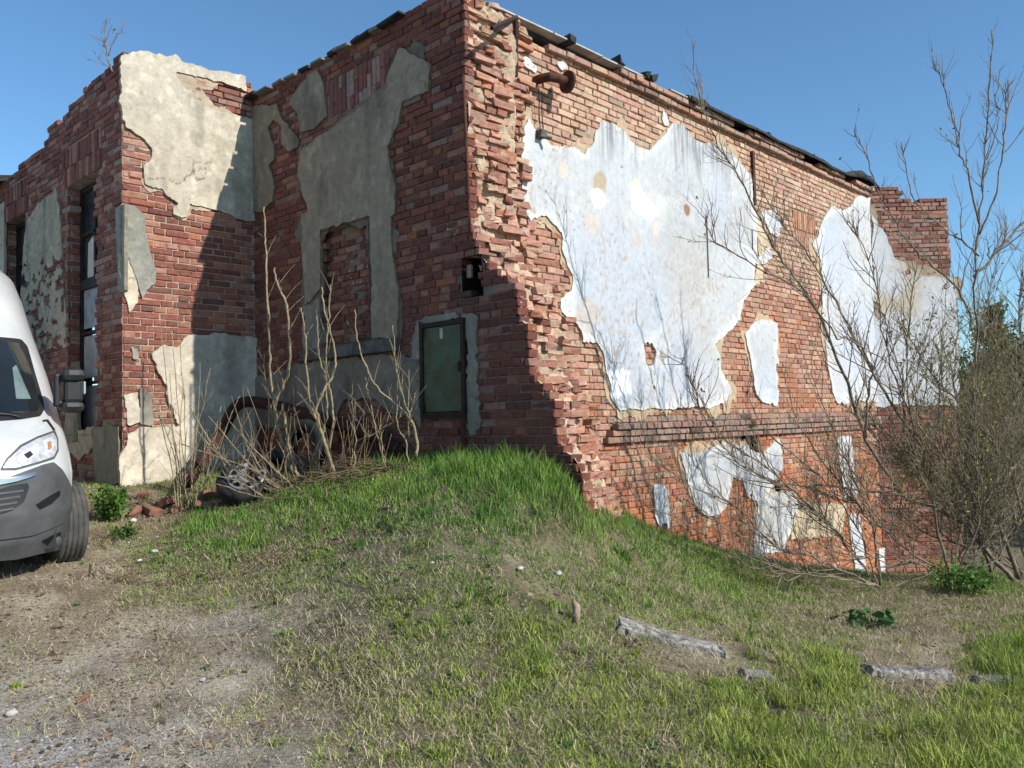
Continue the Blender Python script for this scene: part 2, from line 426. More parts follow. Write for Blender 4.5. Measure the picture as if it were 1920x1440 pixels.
# profile of the broken wall stub that continues the shaded wall past the corner
_Lp = [W2.uv(x, y) for x, y in [(872, 0), (874, 200), (880, 400), (888, 440), (900, 474), (916, 500), (955, 524), (970, 540), (976, 600), (990, 609), (994, 700),
                                (1020, 728), (1040, 755), (1048, 832), (1078, 868), (1092, 900), (1100, 960)]]
_Lz = np.array([p[1] for p in _Lp])[::-1]; _Lv = np.array([-p[0] for p in _Lp])[::-1]
def Lof(z): return float(np.interp(z, _Lz, _Lv))
TW = 0.72                                                           # thickness of the broken wall
def top_profile(wall, pts):
    q = sorted(wall.uv(x, y) for x, y in pts); return np.array([p[0] for p in q]), np.array([p[1] for p in q])
def stuffcol(base, var=0.12):
    def f(U, Z, wl=None): return np.array(base)[None] * (1 + var * fbm(U * 6, Z * 6, 9)[:, None]) * (1 + 0.08 * fbm(U * 23, Z * 23, 4)[:, None])
    return f
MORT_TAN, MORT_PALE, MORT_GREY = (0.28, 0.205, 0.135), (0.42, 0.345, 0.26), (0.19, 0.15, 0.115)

# --- long sunlit wall
ZB1, ZT1 = -3.6, 4.0
def w1col(u, z):
    n = float(fbm(u * 0.9, z * 0.9, 3, 3)); n2 = float(fbm(u * 1.7 + 9, z * 1.7, 8, 2))
    if u > LEDGE_U0 and zl0 - .01 < z < zl0 + nled * COURSE: return pick(['pink', 'grey', 'salmon', 'dark', 'tan'], [1.6, 1.5, 1, .35, .6], .9), .45
    t = float(smooth(1.5, 2.9, z + 0.7 * n)); e = float(smooth(2.0, 0.9, u)); lo = float(smooth(0.6, -0.8, z + 0.5 * n2))
    pl = float(smooth(-.1, .5, n2 + .3)); wts = [0.35 * (1 - t) + 0.02 + e * 0.3, 0.06 * (1 - t), (0.8 * (1 - t) + lo * 1.8) * (1.1 - pl * (1 - .6 * lo)), 1.8 * (1 - .5 * t) + e, 2.0 * t * (1 - 0.4 * e) + 0.7 + .8 * pl, 1.5 * t * (1 - .6 * e) + .25 * pl, 0.02, 0.7, 0.12 * t, max(0, lo * 3.8 * smooth(-0.6, -1.2, z))]
    c = pick(['red', 'dkred', 'orange', 'salmon', 'tan', 'cream', 'dark', 'pink', 'grey', 'vorange'], np.maximum(wts, 0.001), 1.08)
    return c, 0.42 + 0.35 * max(0, n) + 0.1 * t
b1 = Bricks(); k = 0; z = ZB1
LEDGE_U0 = W1.uv(1142, 790)[0]; zl1 = W1.uv(1143, 792)[1]; zl0 = W1.uv(1143, 832)[1]
nled = max(3, round((zl1 - zl0) / COURSE))
HOLES1 = [(1392, 1421, 812, 850), (1447, 1466, 899, 926)]
H1 = []
for x0, x1, y0, y1 in HOLES1:
    a = W1.uv(x0, y1); b = W1.uv(x1, y0); H1.append((a[0], b[0], a[1], b[1]))
SOLD = [(W1.uv(1489, 470)[0], W1.uv(1531, 470)[0], W1.uv(1510, 468)[1], W1.uv(1510, 402)[1])]
def inh(u, z, H, m=0.0): return any(h[0] - m < u < h[1] + m and h[2] - m < z < h[3] + m for h in H)
while z < ZT1:
    led = zl0 <= z + 0.01 < zl0 + nled * COURSE
    def nf(u, zz):
        if led and u > LEDGE_U0: return (0.06, 0.085, 0.11, 0.10, 0.05)[min(4, int((z - zl0) / COURSE + .3))]
        return float(RNG.choice([0, 0, 0, 0, 0, -0.006, 0.006, 0.01])) if u < 2.5 else float(RNG.choice([0, 0, 0, 0, -0.006]))
    b1.course(z, TW - 0.12, X1E, k, w1col, lambda u, zz: not inh(u, zz, H1) and not inh(u, zz, SOLD), nf)
    z += COURSE; k += 1
for s in SOLD:
    u = s[0]
    while u < s[1] - 0.03:
        zz = s[2]
        while zz < s[3] - 0.1:
            b1.add(u + .004, u + .073, zz + .004, min(zz + .29, s[3]) - .004, 0.0, 0.05, pick(['salmon', 'tan', 'orange'], [2, 2, 1]), 0.35); zz += 0.294
        u += 0.077
# brick cornice under the roof edge
ztc = 3.98
for i, off in enumerate((0.07, 0.11)):
    def cok(u, zz, i=i): return vn(u * 1.3, i * 3.1, 21) > (0.30 if i else 0.2)
    b1.course(ztc + i * COURSE, 1.3, X1E, i, lambda u, zz: (pick(['tan', 'pink', 'grey', 'salmon', 'dark'], [2, 1.5, 2, 1, .5]), 0.3), cok, lambda u, zz, off=off: off + RNG.normal(0, .008), depth=0.2)
b1.course(3.90, 0.9, X1E, 0, lambda u, zz: (pick(['dkred', 'dark', 'red'], [2, 1, 1]), 0.2), lambda u, zz: True, lambda u, zz: -0.03)  # dark recessed course, the shadow gap under the cornice put into brick colour
# --- broken toothed end of the lost wall
bs_ = Bricks(); z = -1.3; k = 0; _VZ = (W2.uv(885, 556)[1] - .06, W2.uv(885, 480)[1])
def endcol(u, z):
    lo = float(smooth(0.8, -0.8, z))
    return pick(['red', 'salmon', 'pink', 'dkred', 'tan', 'orange', 'dark', 'cream'], [1.1, 2.4, 1.5, 0.5, 1.1, 0.4 + .6 * lo, 0.25, .7], 1.1), RNG.uniform(0.5, 1.0)
while z < 4.1:
    L = Lof(z + .03); u = RNG.uniform(-0.12, 0.0); hd = k % 2
    while u < TW + 0.1:
        wd = RNG.choice([0.147, 0.147, 0.294, 0.11])
        uu = u + wd / 2
        fall = 1 - 0.22 * max(0, uu / TW) * (1 if L > .2 else 0)
        j = RNG.choice([0.0, 0.02, 0.04, 0.055, -0.05, -0.10, 0.085], p=[.24, .2, .14, .1, .17, .09, .06])
        if u < 0.05: j = min(j, 0.0)
        n = L * fall + j * (0.55 + 0.45 * float(smooth(1.2, -0.2, abs(z - 0.6) - 1)))
        if uu > 0.62 and L < 0.15: n *= 0.6
        a = max(u, 0.03); b = u + wd
        if uu > TW - 0.1 and RNG.random() < 0.4: b -= 0.05
        if RNG.random() < 0.06: n -= 0.12
        if b - a > 0.05:
            c, r = endcol(uu, z); bs_.add(a + .006, b - .006, z + RNG.uniform(.004, .012), z + COURSE - RNG.uniform(.003, .014), n, 0.07 if (_VZ[0] < z < _VZ[1]) else 0.35, c, r)
        u += wd
    z += COURSE; k += 1
wall1 = build_wall('brick_wall', ruin, [(b1, W1)], [(W1, 0.5, X1E, ZB1, ztc, -0.016, H1)], stuffcol(MORT_TAN))
V, Q, C = bs_.arrays(W1, jit=0.012)
# rough mortar and rubble core seen between the broken bricks
us = np.linspace(0.02, TW, 26); zs = np.linspace(-1.4, 4.08, 160); UU, ZZ = np.meshgrid(us, zs, indexing='ij')
Lg = np.interp(ZZ, _Lz, _Lv); Ng = Lg * (1 - 0.22 * UU / TW * (Lg > .2)) - 0.030 + 0.085 * fbm(UU * 6, ZZ * 6, 31, 5)
Vc = W1.P(UU, ZZ, Ng); Vend = W1.P(np.full(len(zs), TW + .01), zs, np.full(len(zs), -0.05))[None]
Vc = np.concatenate([Vc, Vend], 0); nu, nz = Vc.shape[:2]; Vc = Vc.reshape(-1, 3)
ii, jj = np.meshgrid(np.arange(nu - 1), np.arange(nz - 1), indexing='ij'); a = (ii * nz + jj).ravel(); Qc = np.stack([a, a + nz, a + nz + 1, a + 1], 1)
UC = np.concatenate([UU.ravel(), np.full(nz, TW)]); ZC = np.concatenate([ZZ.ravel(), zs])
mc = stuffcol((0.47, 0.36, 0.25), 0.3)(UC, ZC)
stub = np_mesh('broken_wall_end', np.concatenate([V, Vc]), [np.concatenate([Q, Qc + len(V)])], [M_BRICK, M_MORTAR], ruin,
               np.concatenate([C, np.c_[mc, np.zeros(len(mc))]]), np.r_[np.zeros(len(Q), int), np.ones(len(Qc), int)])
tag(stub, 'toothed broken end of the demolished wall')

# --- shaded wall; its brick tone is lowered to deepen the shade
def rect_px(wall, x0, y0, x1, y1, n=0.0):
    a = wall.uv(x0, y0, n); b = wall.uv(x1, y1, n); return (min(a[0], b[0]), max(a[0], b[0]), min(a[1], b[1]), max(a[1], b[1]))
_nl, _ = W2.uv(601, 540); _nr, _ = W2.uv(694, 520); _, _nt = W2.uv(646, 423); _, _nb = W2.uv(655, 652)
NICHE = (_nr, _nl, _nb, _nt)
_hl, _ht = W2.uv(866, 484); _hr, _hb = W2.uv(905, 552)
VOID = (_hr, _hl, _hb, _ht)
_sl = W2.uv(611, 180)[0]; _sr = W2.uv(739, 150)[0]; SZ0 = W2.uv(676, 195)[1]; SZ1 = W2.uv(676, 119)[1]
SOL2 = (_sr, _sl, SZ0, SZ1)
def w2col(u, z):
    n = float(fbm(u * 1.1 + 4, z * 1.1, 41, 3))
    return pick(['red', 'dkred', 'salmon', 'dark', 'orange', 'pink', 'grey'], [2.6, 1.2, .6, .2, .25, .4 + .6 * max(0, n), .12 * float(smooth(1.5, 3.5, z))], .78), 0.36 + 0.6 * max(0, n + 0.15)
b2 = Bricks(); z = -1.6; k = 0; ZT2 = 4.20
while z < ZT2:
    L = Lof(z + .03)
    def nf(u, zz): return float(RNG.choice([0, 0, 0, 0, -0.006, 0.006, 0.01])) if u < 1.4 else float(RNG.choice([0, 0, 0, -0.005]))
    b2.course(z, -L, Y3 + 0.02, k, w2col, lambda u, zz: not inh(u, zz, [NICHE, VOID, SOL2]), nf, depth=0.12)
    z += COURSE; k += 1
u = SOL2[0]
while u < SOL2[1] - 0.03:
    zz = SOL2[2] + RNG.uniform(-.01, .01); h1 = SOL2[3]
    cut = RNG.choice([0.29, 0.15])
    for za, zb in ((zz, zz + cut), (zz + cut, zz + cut + .29)):
        if zb > h1 + .05: zb = h1
        if zb - za > .04: b2.add(u + .005, u + .074, za + .004, zb - .004, RNG.choice([0, 0, -.01]), .05, pick(['dkred', 'red', 'pink', 'grey'], [2, 2, 1, 1]), 0.4)
    u += 0.079
bn = Bricks(); z = NICHE[2]; k = 0
while z < NICHE[3]:
    bn.course(z, NICHE[0], NICHE[1], k, w2col, None, lambda u, zz: -0.075 + float(RNG.choice([0, 0, -.015, .01])), depth=.1); z += COURSE; k += 1
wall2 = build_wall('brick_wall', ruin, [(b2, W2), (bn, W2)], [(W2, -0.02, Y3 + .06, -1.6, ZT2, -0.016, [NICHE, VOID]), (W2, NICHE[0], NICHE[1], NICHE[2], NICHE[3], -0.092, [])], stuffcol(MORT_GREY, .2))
# mortar behind the stub's side face, stepping with the break
Vm = []; Qm = []; z = -1.6; n = 0
while z < 3.0:
    L = max(Lof(z + .03) - 0.06, 0.0)
    if L > 0.02:
        for a, b, c, d in [(-L, 0.0, z, z + COURSE)]:
            rects = [(a, b, c, d)]
            if c < VOID[3] and d > VOID[2]: rects = [(a, min(b, VOID[0]), c, d), (max(a, VOID[1]), b, c, d)]
            for r in rects:
                if r[1] - r[0] < .01: continue
                Vm += [W2.P(uu, zz, -0.011) for uu, zz in [(r[0], r[2]), (r[1], r[2]), (r[1], r[3]), (r[0], r[3])]]; Qm.append((n, n + 1, n + 2, n + 3)); n += 4
    z += COURSE
Vm = np.array(Vm); np_mesh('mortar_bed', Vm, [np.array(Qm)], M_MORTAR, wall2, np.tile([[*MORT_GREY, 0]], (len(Vm), 1)))
def reveal(name, wall, R, n0, n1, mat, parent, back=None):
    mb = MB(); u0, u1, z0, z1 = R; P = lambda u, z, n: wall.P(u, z, n)
    for (a, b) in [((u0, z0), (u0, z1)), ((u0, z1), (u1, z1)), ((u1, z1), (u1, z0)), ((u1, z0), (u0, z0))]:
        mb.add([P(*a, n0), P(*b, n0), P(*b, n1), P(*a, n1)], [(0, 1, 2, 3)])
    if back is not None: mb.add([P(u0, z0, n1), P(u1, z0, n1), P(u1, z1, n1), P(u0, z1, n1)], [(0, 1, 2, 3)], 1); return mb.build(name, [mat, back], parent)
    return mb.build(name, [mat], parent)
M_REVEAL = noise_mat('reveal_render', (0.13, 0.11, 0.085), (0.30, 0.26, 0.21), 9, 0.95, ((25, .6, .02),))
reveal('niche_reveal', W2, NICHE, 0.022, -0.11, M_REVEAL, wall2)
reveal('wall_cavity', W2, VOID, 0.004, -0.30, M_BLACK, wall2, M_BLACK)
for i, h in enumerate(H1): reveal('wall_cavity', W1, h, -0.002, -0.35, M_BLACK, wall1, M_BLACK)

# --- annex: face towards the sun and side face with the windows
u3, t3 = top_profile(W3, [(231, 107), (250, 101), (267, 98), (300, 104), (333, 107), (345, 118), (390, 128), (430, 139), (462, 150), (478, 160)])
u4, t4 = top_profile(W4, [(228, 104), (218, 112), (208, 132), (200, 134), (185, 140), (172, 148), (166, 165), (150, 172), (147, 190), (130, 196), (120, 212), (112, 230), (97, 236), (88, 250), (80, 276), (60, 296), (42, 302), (25, 325), (8, 340), (-60, 385)])
U4E = 8.5
def w3col(u, z):
    n = float(fbm(u * 1.5, z * 1.5, 51, 3)); t = float(smooth(2.6, 3.4, z))
    return pick(['red', 'dkred', 'salmon', 'dark', 'orange', 'pink'], [2.4 * (1 - .6 * t), 0.8, .9, .4, .4, .25 + 1.8 * t], 1.06), 0.36 + 0.4 * max(0, n) + .45 * float(smooth(1.0, .2, z) * smooth(-.1, .3, n + .35))
_wl, _wt = W4.uv(125, 352); _wr, _ = W4.uv(183, 312); _, _wb = W4.uv(155, 815)
WIN1 = (_wr, _wl, _wb, _wt)
_wl2, _wt2 = W4.uv(8, 456); _wr2, _ = W4.uv(47, 436)
WIN2 = (_wr2, _wl2, _wb, _wt)
SOL4 = [(WIN1[0] - .10, WIN1[1] + .10, WIN1[3], WIN1[3] + .50), (WIN2[0] - .1, WIN2[1] + .1, WIN2[3], WIN2[3] + .5)]
def w4col(u, z):
    n = float(fbm(u * 1.2, z * 1.2, 61, 3))
    return pick(['red', 'dkred', 'salmon', 'dark', 'pink', 'grey'], [2.2, 1.5, .7, .3, .8, .4], .98), 0.42 + 0.5 * max(0, n + .2)
b3 = Bricks(); b4 = Bricks(); z = -1.5; k = 0
while z < 4.7:
    b3.course(z, X4, 0.0, k, w3col, lambda u, zz: zz < np.interp(u, u3, t3) - .02, lambda u, zz: float(RNG.choice([0, 0, 0, 0.006, -0.005])), depth=.12)
    b4.course(z, 0.0, U4E, k + 1, w4col, lambda u, zz: zz < np.interp(u, u4, t4) + .02 and not inh(u, zz, [WIN1, WIN2] + SOL4), lambda u, zz: float(RNG.choice([0, 0, 0, 0.006, -0.006])), depth=.14)
    z += COURSE; k += 1
for s in SOL4:
    u = s[0]
    while u < s[1]:
        for za, zb in ((s[2], s[2] + .245), (s[2] + .25, s[3])): b4.add(u + .005, u + .072, za + .004, zb - .004, .012 + RNG.choice([0, -.012]), .28, pick(['dkred', 'red', 'pink', 'salmon'], [2, 2, .8, .6]), .45)
        u += .077
bj = [Bricks(), Bricks()]
JW = []
for b, wn in zip(bj, (WIN1, WIN2)):
    jw = Wall((X4, Y3 + wn[1], 0), (1, 0, 0), (0, -1, 0)); JW.append(jw); z = -1.5 + COURSE * math.ceil((wn[2] + 1.5) / COURSE); k = 0
    while z + COURSE < wn[3] + .05: b.course(z, 0.0, 0.30, k, w4col, None, lambda u, zz: float(RNG.choice([0, .004, -.01])), depth=.05); z += COURSE; k += 1
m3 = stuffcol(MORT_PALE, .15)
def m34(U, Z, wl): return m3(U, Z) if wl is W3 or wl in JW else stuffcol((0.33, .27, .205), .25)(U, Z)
pieces = []
for i in range(len(u4) - 1):
    pieces.append((W4, max(u4[i], 0), u4[i + 1], 1.5, min(t4[i], t4[i + 1]) - .05, -0.017, [WIN1, WIN2])) if u4[i + 1] > 0.01 else None
pieces = [p for p in pieces if p[2] - p[1] > .01]
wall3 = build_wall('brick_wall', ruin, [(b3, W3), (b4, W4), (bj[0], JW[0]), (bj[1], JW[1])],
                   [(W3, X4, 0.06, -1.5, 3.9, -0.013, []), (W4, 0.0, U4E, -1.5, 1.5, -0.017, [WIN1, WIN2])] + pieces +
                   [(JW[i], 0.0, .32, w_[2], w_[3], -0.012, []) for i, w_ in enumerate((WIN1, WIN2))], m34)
# soffits, black sheets painting the room behind the windows as unlit
mb = MB()
for wn in (WIN1, WIN2):
    P = lambda u, z, n: W4.P(u, z, n)
    mb.add([P(wn[0], wn[3], .0), P(wn[1], wn[3], .0), P(wn[1], wn[3], -.4), P(wn[0], wn[3], -.4)], [(0, 1, 2, 3)])
    mb.add([P(wn[0], wn[2], .03), P(wn[1], wn[2], .03), P(wn[1], wn[2], -.4), P(wn[0], wn[2], -.4)], [(0, 1, 2, 3)])
    mb.add([P(wn[0], wn[2], .0), P(wn[0], wn[3], .0), P(wn[0], wn[3], -.4), P(wn[0], wn[2], -.4)], [(0, 1, 2, 3)])
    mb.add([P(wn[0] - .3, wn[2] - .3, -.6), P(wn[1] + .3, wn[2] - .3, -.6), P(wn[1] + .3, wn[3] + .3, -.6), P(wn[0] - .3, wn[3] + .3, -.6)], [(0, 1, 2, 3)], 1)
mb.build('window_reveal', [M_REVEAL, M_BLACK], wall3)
M_GLASS_D = noise_mat('dusty_glass', (0.012, 0.014, 0.018), (0.07, 0.075, 0.08), 3, 0.25, None, spec=0.5)
M_PANEL = noise_mat('painted_tin_panel', (0.16, 0.17, 0.18), (0.40, 0.41, 0.41), 4, 0.6, ((30, .2, .004),), lo=.3, hi=.6)
M_CURT = noise_mat('curtain_cloth', (0.5, 0.45, 0.36), (0.62, 0.57, 0.47), 6, .9, None)
NW = -0.20
for wi, wn in enumerate((WIN1, WIN2)):
    u0, u1, z0, z1 = wn; hgt = z1 - z0; P = W4.P
    def bar(mb, ua, ub, za, zb, n0=NW - .03, n1=NW + .04, m=0):
        mb.add([P(ua, za, n0), P(ub, za, n0), P(ub, zb, n0), P(ua, zb, n0), P(ua, za, n1), P(ub, za, n1), P(ub, zb, n1), P(ua, zb, n1)],
               [(0,1,2,3),(4,5,6,7),(0,1,5,4),(1,2,6,5),(2,3,7,6),(3,0,4,7)], m)
    fr = MB(); um = u0 + (u1 - u0) * .52; zt = z0 + hgt * .60; fw = .06
    bar(fr, u0, u0 + fw, z0, z1); bar(fr, u1 - fw, u1, z0, z1); bar(fr, u0 + fw, u1 - fw, z1 - fw, z1); bar(fr, u0 + fw, u1 - fw, z0, z0 + fw)
    bar(fr, u0 + fw, u1 - fw, zt - .06, zt + .06, n1=NW + .06); bar(fr, um - .03, um + .03, zt + .06, z1 - fw)
    bar(fr, u0 + fw, u1 - fw, z0 + hgt * .40, z0 + hgt * .40 + .035); bar(fr, u0 + fw, u1 - fw, z0 + hgt * .20, z0 + hgt * .20 + .035); bar(fr, u0 + fw, u1 - fw, z0 + hgt * .80, z0 + hgt * .80 + .04)
    win = fr.build('window', M_DARKIRON, ruin)
    tag(win, 'tall dark framed window with tin panels in its lower half' if wi == 0 else 'narrow far window of the annex')
    g = MB(); bar(g, u0 + .06, u1 - .06, zt + .06, z1 - .06, NW - .012, NW - .004); g.build('pane', M_GLASS_D, win)
    for a, b in ((.0, .2), (.21, .40), (.41, .59)):
        g = MB(); bar(g, u0 + .07, u1 - .07, z0 + hgt * a + .05, z0 + hgt * b - .02, NW - .008, NW + .012); g.build('panel', M_PANEL, win)
    if wi == 0:
        g = MB(); ua, ub = u0 + (u1 - u0) * .55, u0 + (u1 - u0) * .85
        g.add([P(ua, zt + .10, NW + .0), P(ub, zt + .10, NW + .0), P(ub - .02, zt + .55, NW + .0), P(ua + .12, zt + .62, NW)], [(0, 1, 2, 3)])
        g.add([P(ua, zt + .10, NW - .003), P(ub, zt + .10, NW - .003), P(ub - .02, zt + .55, NW - .003), P(ua + .12, zt + .62, NW - .003)], [(3, 2, 1, 0)])
        g.build('curtain', M_CURT, win)

# --- angled end wall of the long side
L5 = W5.uv(1788, 560)[0]
u5, t5 = top_profile(W5, [(1640, 352), (1660, 345), (1690, 352), (1700, 372), (1722, 378), (1728, 368), (1765, 368), (1775, 372), (1780, 420), (1788, 520)])
def w5col(u, z):
    up = float(smooth(2.2, 3.2, z + .3 * float(fbm(u * 2, z * 2, 71))))
    return pick(['red', 'dkred', 'salmon', 'dark', 'pink', 'orange', 'grey'], [1.5, .6, 1.3 + .4 * up, .1 + .3 * up, .7 + 1.2 * up, .9 * (1 - up), .6 * up], 1.1), .55
b5 = Bricks(); z = -3.6; k = 0
while z < 4.9:
    b5.course(z, 0.0, L5 - .04 * float(vn(z * 6, 1, 5)), k, w5col, lambda u, zz: zz < np.interp(u, u5, t5), lambda u, zz: float(RNG.choice([0, 0, 0.008, -0.01])), depth=.4); z += COURSE; k += 1
wall5 = build_wall('brick_wall', ruin, [(b5, W5)], [(W5, 0, L5 - .06, -3.6, 3.7, -.012, [])], stuffcol(MORT_GREY, .2))

# ------------------------------------------------------------------ plaster
def poly_field(wall, polys, n=0.02, rough=0.05, fr=7.0, holes=(), seed=0, tear=0.0):
    Ps = [wall.poly(p, n) for p in polys]; Hs = [wall.poly(p, n) for p in holes]
    def f(pts):
        d = np.full(pts.shape[:-1], -1e9)
        for P_ in Ps: d = np.maximum(d, sdist(P_, pts))
        for H_ in Hs: d = np.minimum(d, -sdist(H_, pts))
        d = d + rough * fbm(pts[..., 0] * fr, pts[..., 1] * fr, 100 + seed, 4) + min(.016, rough * .6) * fbm(pts[..., 0] * 27, pts[..., 1] * 27, 150 + seed, 3)
        if tear:
            d = d - tear * np.maximum(0, fbm(pts[..., 0] * 3.1, pts[..., 1] * 3.1, 200 + seed, 4) - .30) * 3
        return d
    A = np.concatenate(Ps); b = (A[:, 0].min() - .15, A[:, 0].max() + .15, A[:, 1].min() - .15, A[:, 1].max() + .15)
    return f, b
def curl(amp=0.006):                            # loose edges lift a little, the field itself is wavy
    return lambda u, z, f: amp * np.exp(-np.maximum(f, 0) / .05) * (0.4 + vn(u * 5, z * 5, 77)) + .006 * fbm(u * 2.2, z * 2.2, 78, 3)
UNDER = (.40, .315, .215)
def plaster(wall, parent, polys, colf, cell=.025, thick=.018, mat=None, rough=.05, fr=7., holes=(), seed=0, tear=0., label=None, extra=None, under=None):
    if under:
        fu, bu = poly_field(wall, polys, thick, rough, fr, holes, seed, 0)
        Hs_ = [wall.poly(q, thick) for q in holes]
        def lim(p, d):
            for H_ in Hs_: d = np.minimum(d, -sdist(H_, p) - .01)
            if wall is W3: d = np.minimum(np.minimum(d, p[..., 0] - X4 - .01), np.interp(p[..., 0], u3, t3) - .05 - p[..., 1])
            return d
        sheet('plaster_undercoat', wall.P, lambda p: lim(p, np.minimum(fu(p) + .015 + .30 * fbm(p[..., 0] * 2.6, p[..., 1] * 2.6, 900 + seed, 6), fu(p) + .24)), (bu[0] - .1, bu[1] + .1, bu[2] - .1, bu[3] + .1), .024, M_RENDER, parent, .007,
              lambda u, z, f: np.array(under)[None] * (1 + .25 * fbm(u * 6, z * 6, 903)[:, None]), lambda u, z, f: .004 * fbm(u * 12, z * 12, 905, 3), flip=wall.flip)
    f0, b = poly_field(wall, polys, thick, rough, fr, holes, seed, tear)
    f = (lambda p: extra(p, f0(p))) if extra else f0
    o = sheet('plaster_patch', wall.P, f, b, cell, mat or M_RENDER, parent, thick, colf, curl(), flip=wall.flip)
    if o and label: tag(o, label)
    return o
_ua, _za = W1.uv(1147, 235); _ub, _zb = W1.uv(1360, 272)
def px_dist(u, z, px, py, rx, ry, wall=W1):
    c = wall.uv(px, py, .02); ex = abs(wall.uv(px + rx, py, .02)[0] - c[0]); ez = abs(wall.uv(px, py + ry, .02)[1] - c[1])
    return np.sqrt(((u - c[0]) / ex) ** 2 + ((z - c[1]) / ez) ** 2)
def mixc(c, col, t): return c * (1 - t[:, None]) + np.array(col)[None] * t[:, None]
def white_col(u, z, f):
    n = fbm(u * .7, z * .7, 301, 3); c = np.tile([[.50, .515, .525]], (len(u), 1)); c = mixc(c, (.40, .385, .35), smooth(.0, .5, fbm(u * .8 + 3, z * 1.1, 299, 4)) * .55)
    c = mixc(c, (.445, .485, .545), smooth(-.15, .5, n + .35 * smooth(0, .5, f) - .1) * .75)
    c = mixc(c, (.60, .60, .58), smooth(.16, .0, f + .12 * fbm(u * 5, z * 5, 303)))
    c = mixc(c, (.56, .565, .55), smooth(.25, .6, fbm(u * 2.1, z * 2.9, 305)) * .8)
    # grey rain streaks that start at the upper edge
    dz = (_za + (_zb - _za) * (u - _ua) / (_ub - _ua)) - z
    reach = .18 + .95 * vn(u * 5.5, 0 * u, 311) ** 1.5
    zone = np.maximum(smooth(.5, 0, np.abs(u - W1.uv(1165, 240)[0]) - .16), smooth(.3, 0, np.abs(u - W1.uv(1345, 270)[0]) - 1.0))
    st = smooth(reach, reach * .1, dz) * smooth(.25, .7, vn(u * 38, z * 1.5, 313) * .7 + .3 * vn(u * 90, z * 3, 314)) * zone
    c = mixc(c, (.21, .22, .235), np.clip(st * 1.0, 0, .9))
    st2 = smooth(.60, .9, vn(u * 42, z * .9, 317)) * smooth(1.9, .2, dz); c = mixc(c, (.40, .42, .46), st2 * .45)
    sc = smooth(.55, .8, vn(u * 30, z * 22, 319) * .65 + vn(u * 70, z * 60, 320) * .35) * smooth(-.1, .35, fbm(u * 1.3, z * 1.3, 321))
    c = mixc(c, (.42, .33, .25), sc * .85)
    ch = (vn(u * 46, z * 34, 323) > .945) & (vn(u * 3, z * 3, 325) > .35); c = mixc(c, (.20, .13, .10), ch * .8)
    ru = smooth(.3, .65, fbm(u * 1.1 + 7, z * 1.1, 331)) * smooth(1.6, .2, z); c = mixc(c, (.55, .44, .36), ru * .5)
    for px, py, rx, ry, col, s in [(1125, 345, 14, 26, (.42, .33, .22), .9), (1123, 372, 15, 20, (.80, .78, .72), .9), (1057, 320, 10, 17, (.62, .53, .42), .6), (1193, 358, 12, 22, (.70, .63, .48), .7),
                                   (1213, 393, 20, 20, (.84, .83, .80), .95), (1198, 378, 14, 26, (.82, .80, .74), .8), (1288, 393, 7, 11, (.28, .15, .08), .95), (1243, 668, 6, 10, (.40, .37, .33), .95),
                                   (1110, 420, 16, 22, (.60, .47, .36), .45), (1195, 450, 12, 22, (.56, .45, .36), .45), (1227, 440, 8, 26, (.6, .47, .38), .4), (1100, 590, 22, 34, (.50, .40, .30), .55),
                                   (1160, 720, 24, 30, (.86, .86, .84), .9), (1230, 395, 22, 40, (.7, .68, .62), .3)]:
        d = px_dist(u, z, px, py, rx, ry) + .35 * fbm(u * 9, z * 9, 341)
        c = mixc(c, col, smooth(1.1, .75, d) * s)
    # hairline cracks of old paint
    cr = np.abs(fbm(u * 2.6, z * 2.6, 351, 4)); c = mixc(c, (.36, .33, .30), smooth(.018, .004, cr) * smooth(.1, .4, fbm(u * .9, z * .9, 353)) * .8)
    return c
PA = [(990,220),(999,235),(1010,249),(1020,264),(1042,276),(1060,280),(1078,278),(1096,287),(1111,274),(1118,249),(1129,226),(1147,233),(1165,240),(1183,264),(1197,280),(1219,278),(1237,264),(1251,249),(1260,229),(1277,231),(1291,249),(1306,267),(1350,271),(1376,291),(1394,313),(1410,335),(1412,382),(1419,403),(1419,443),(1421,479),(1415,497),(1415,533),(1392,572),(1388,597),(1367,623),(1341,645),(1349,666),(1352,692),(1371,731),(1362,752),(1332,763),(1240,766),(1161,768),(1144,741),(1146,728),(1138,703),(1132,662),(1123,645),(1092,641),(1090,620),(1077,603),(1052,587),(1050,562),(1069,545),(1077,524),(1065,495),(1052,466),(1052,441),(1042,426),(1024,404),(1010,406),(995,415),(984,401),(979,361),(983,325),(977,289),(979,260),(984,235)]
HA = [[(1207,645),(1222,641),(1231,662),(1224,688),(1212,684)], [(1221,720),(1229,722),(1228,738),(1224,732)]]
plaster(W1, wall1, [PA], white_col, cell=.017, thick=.020, mat=M_PLASTER, rough=.035, fr=9, holes=HA, seed=1, label='large field of flaking white paint over blue', under=(.46, .35, .23))
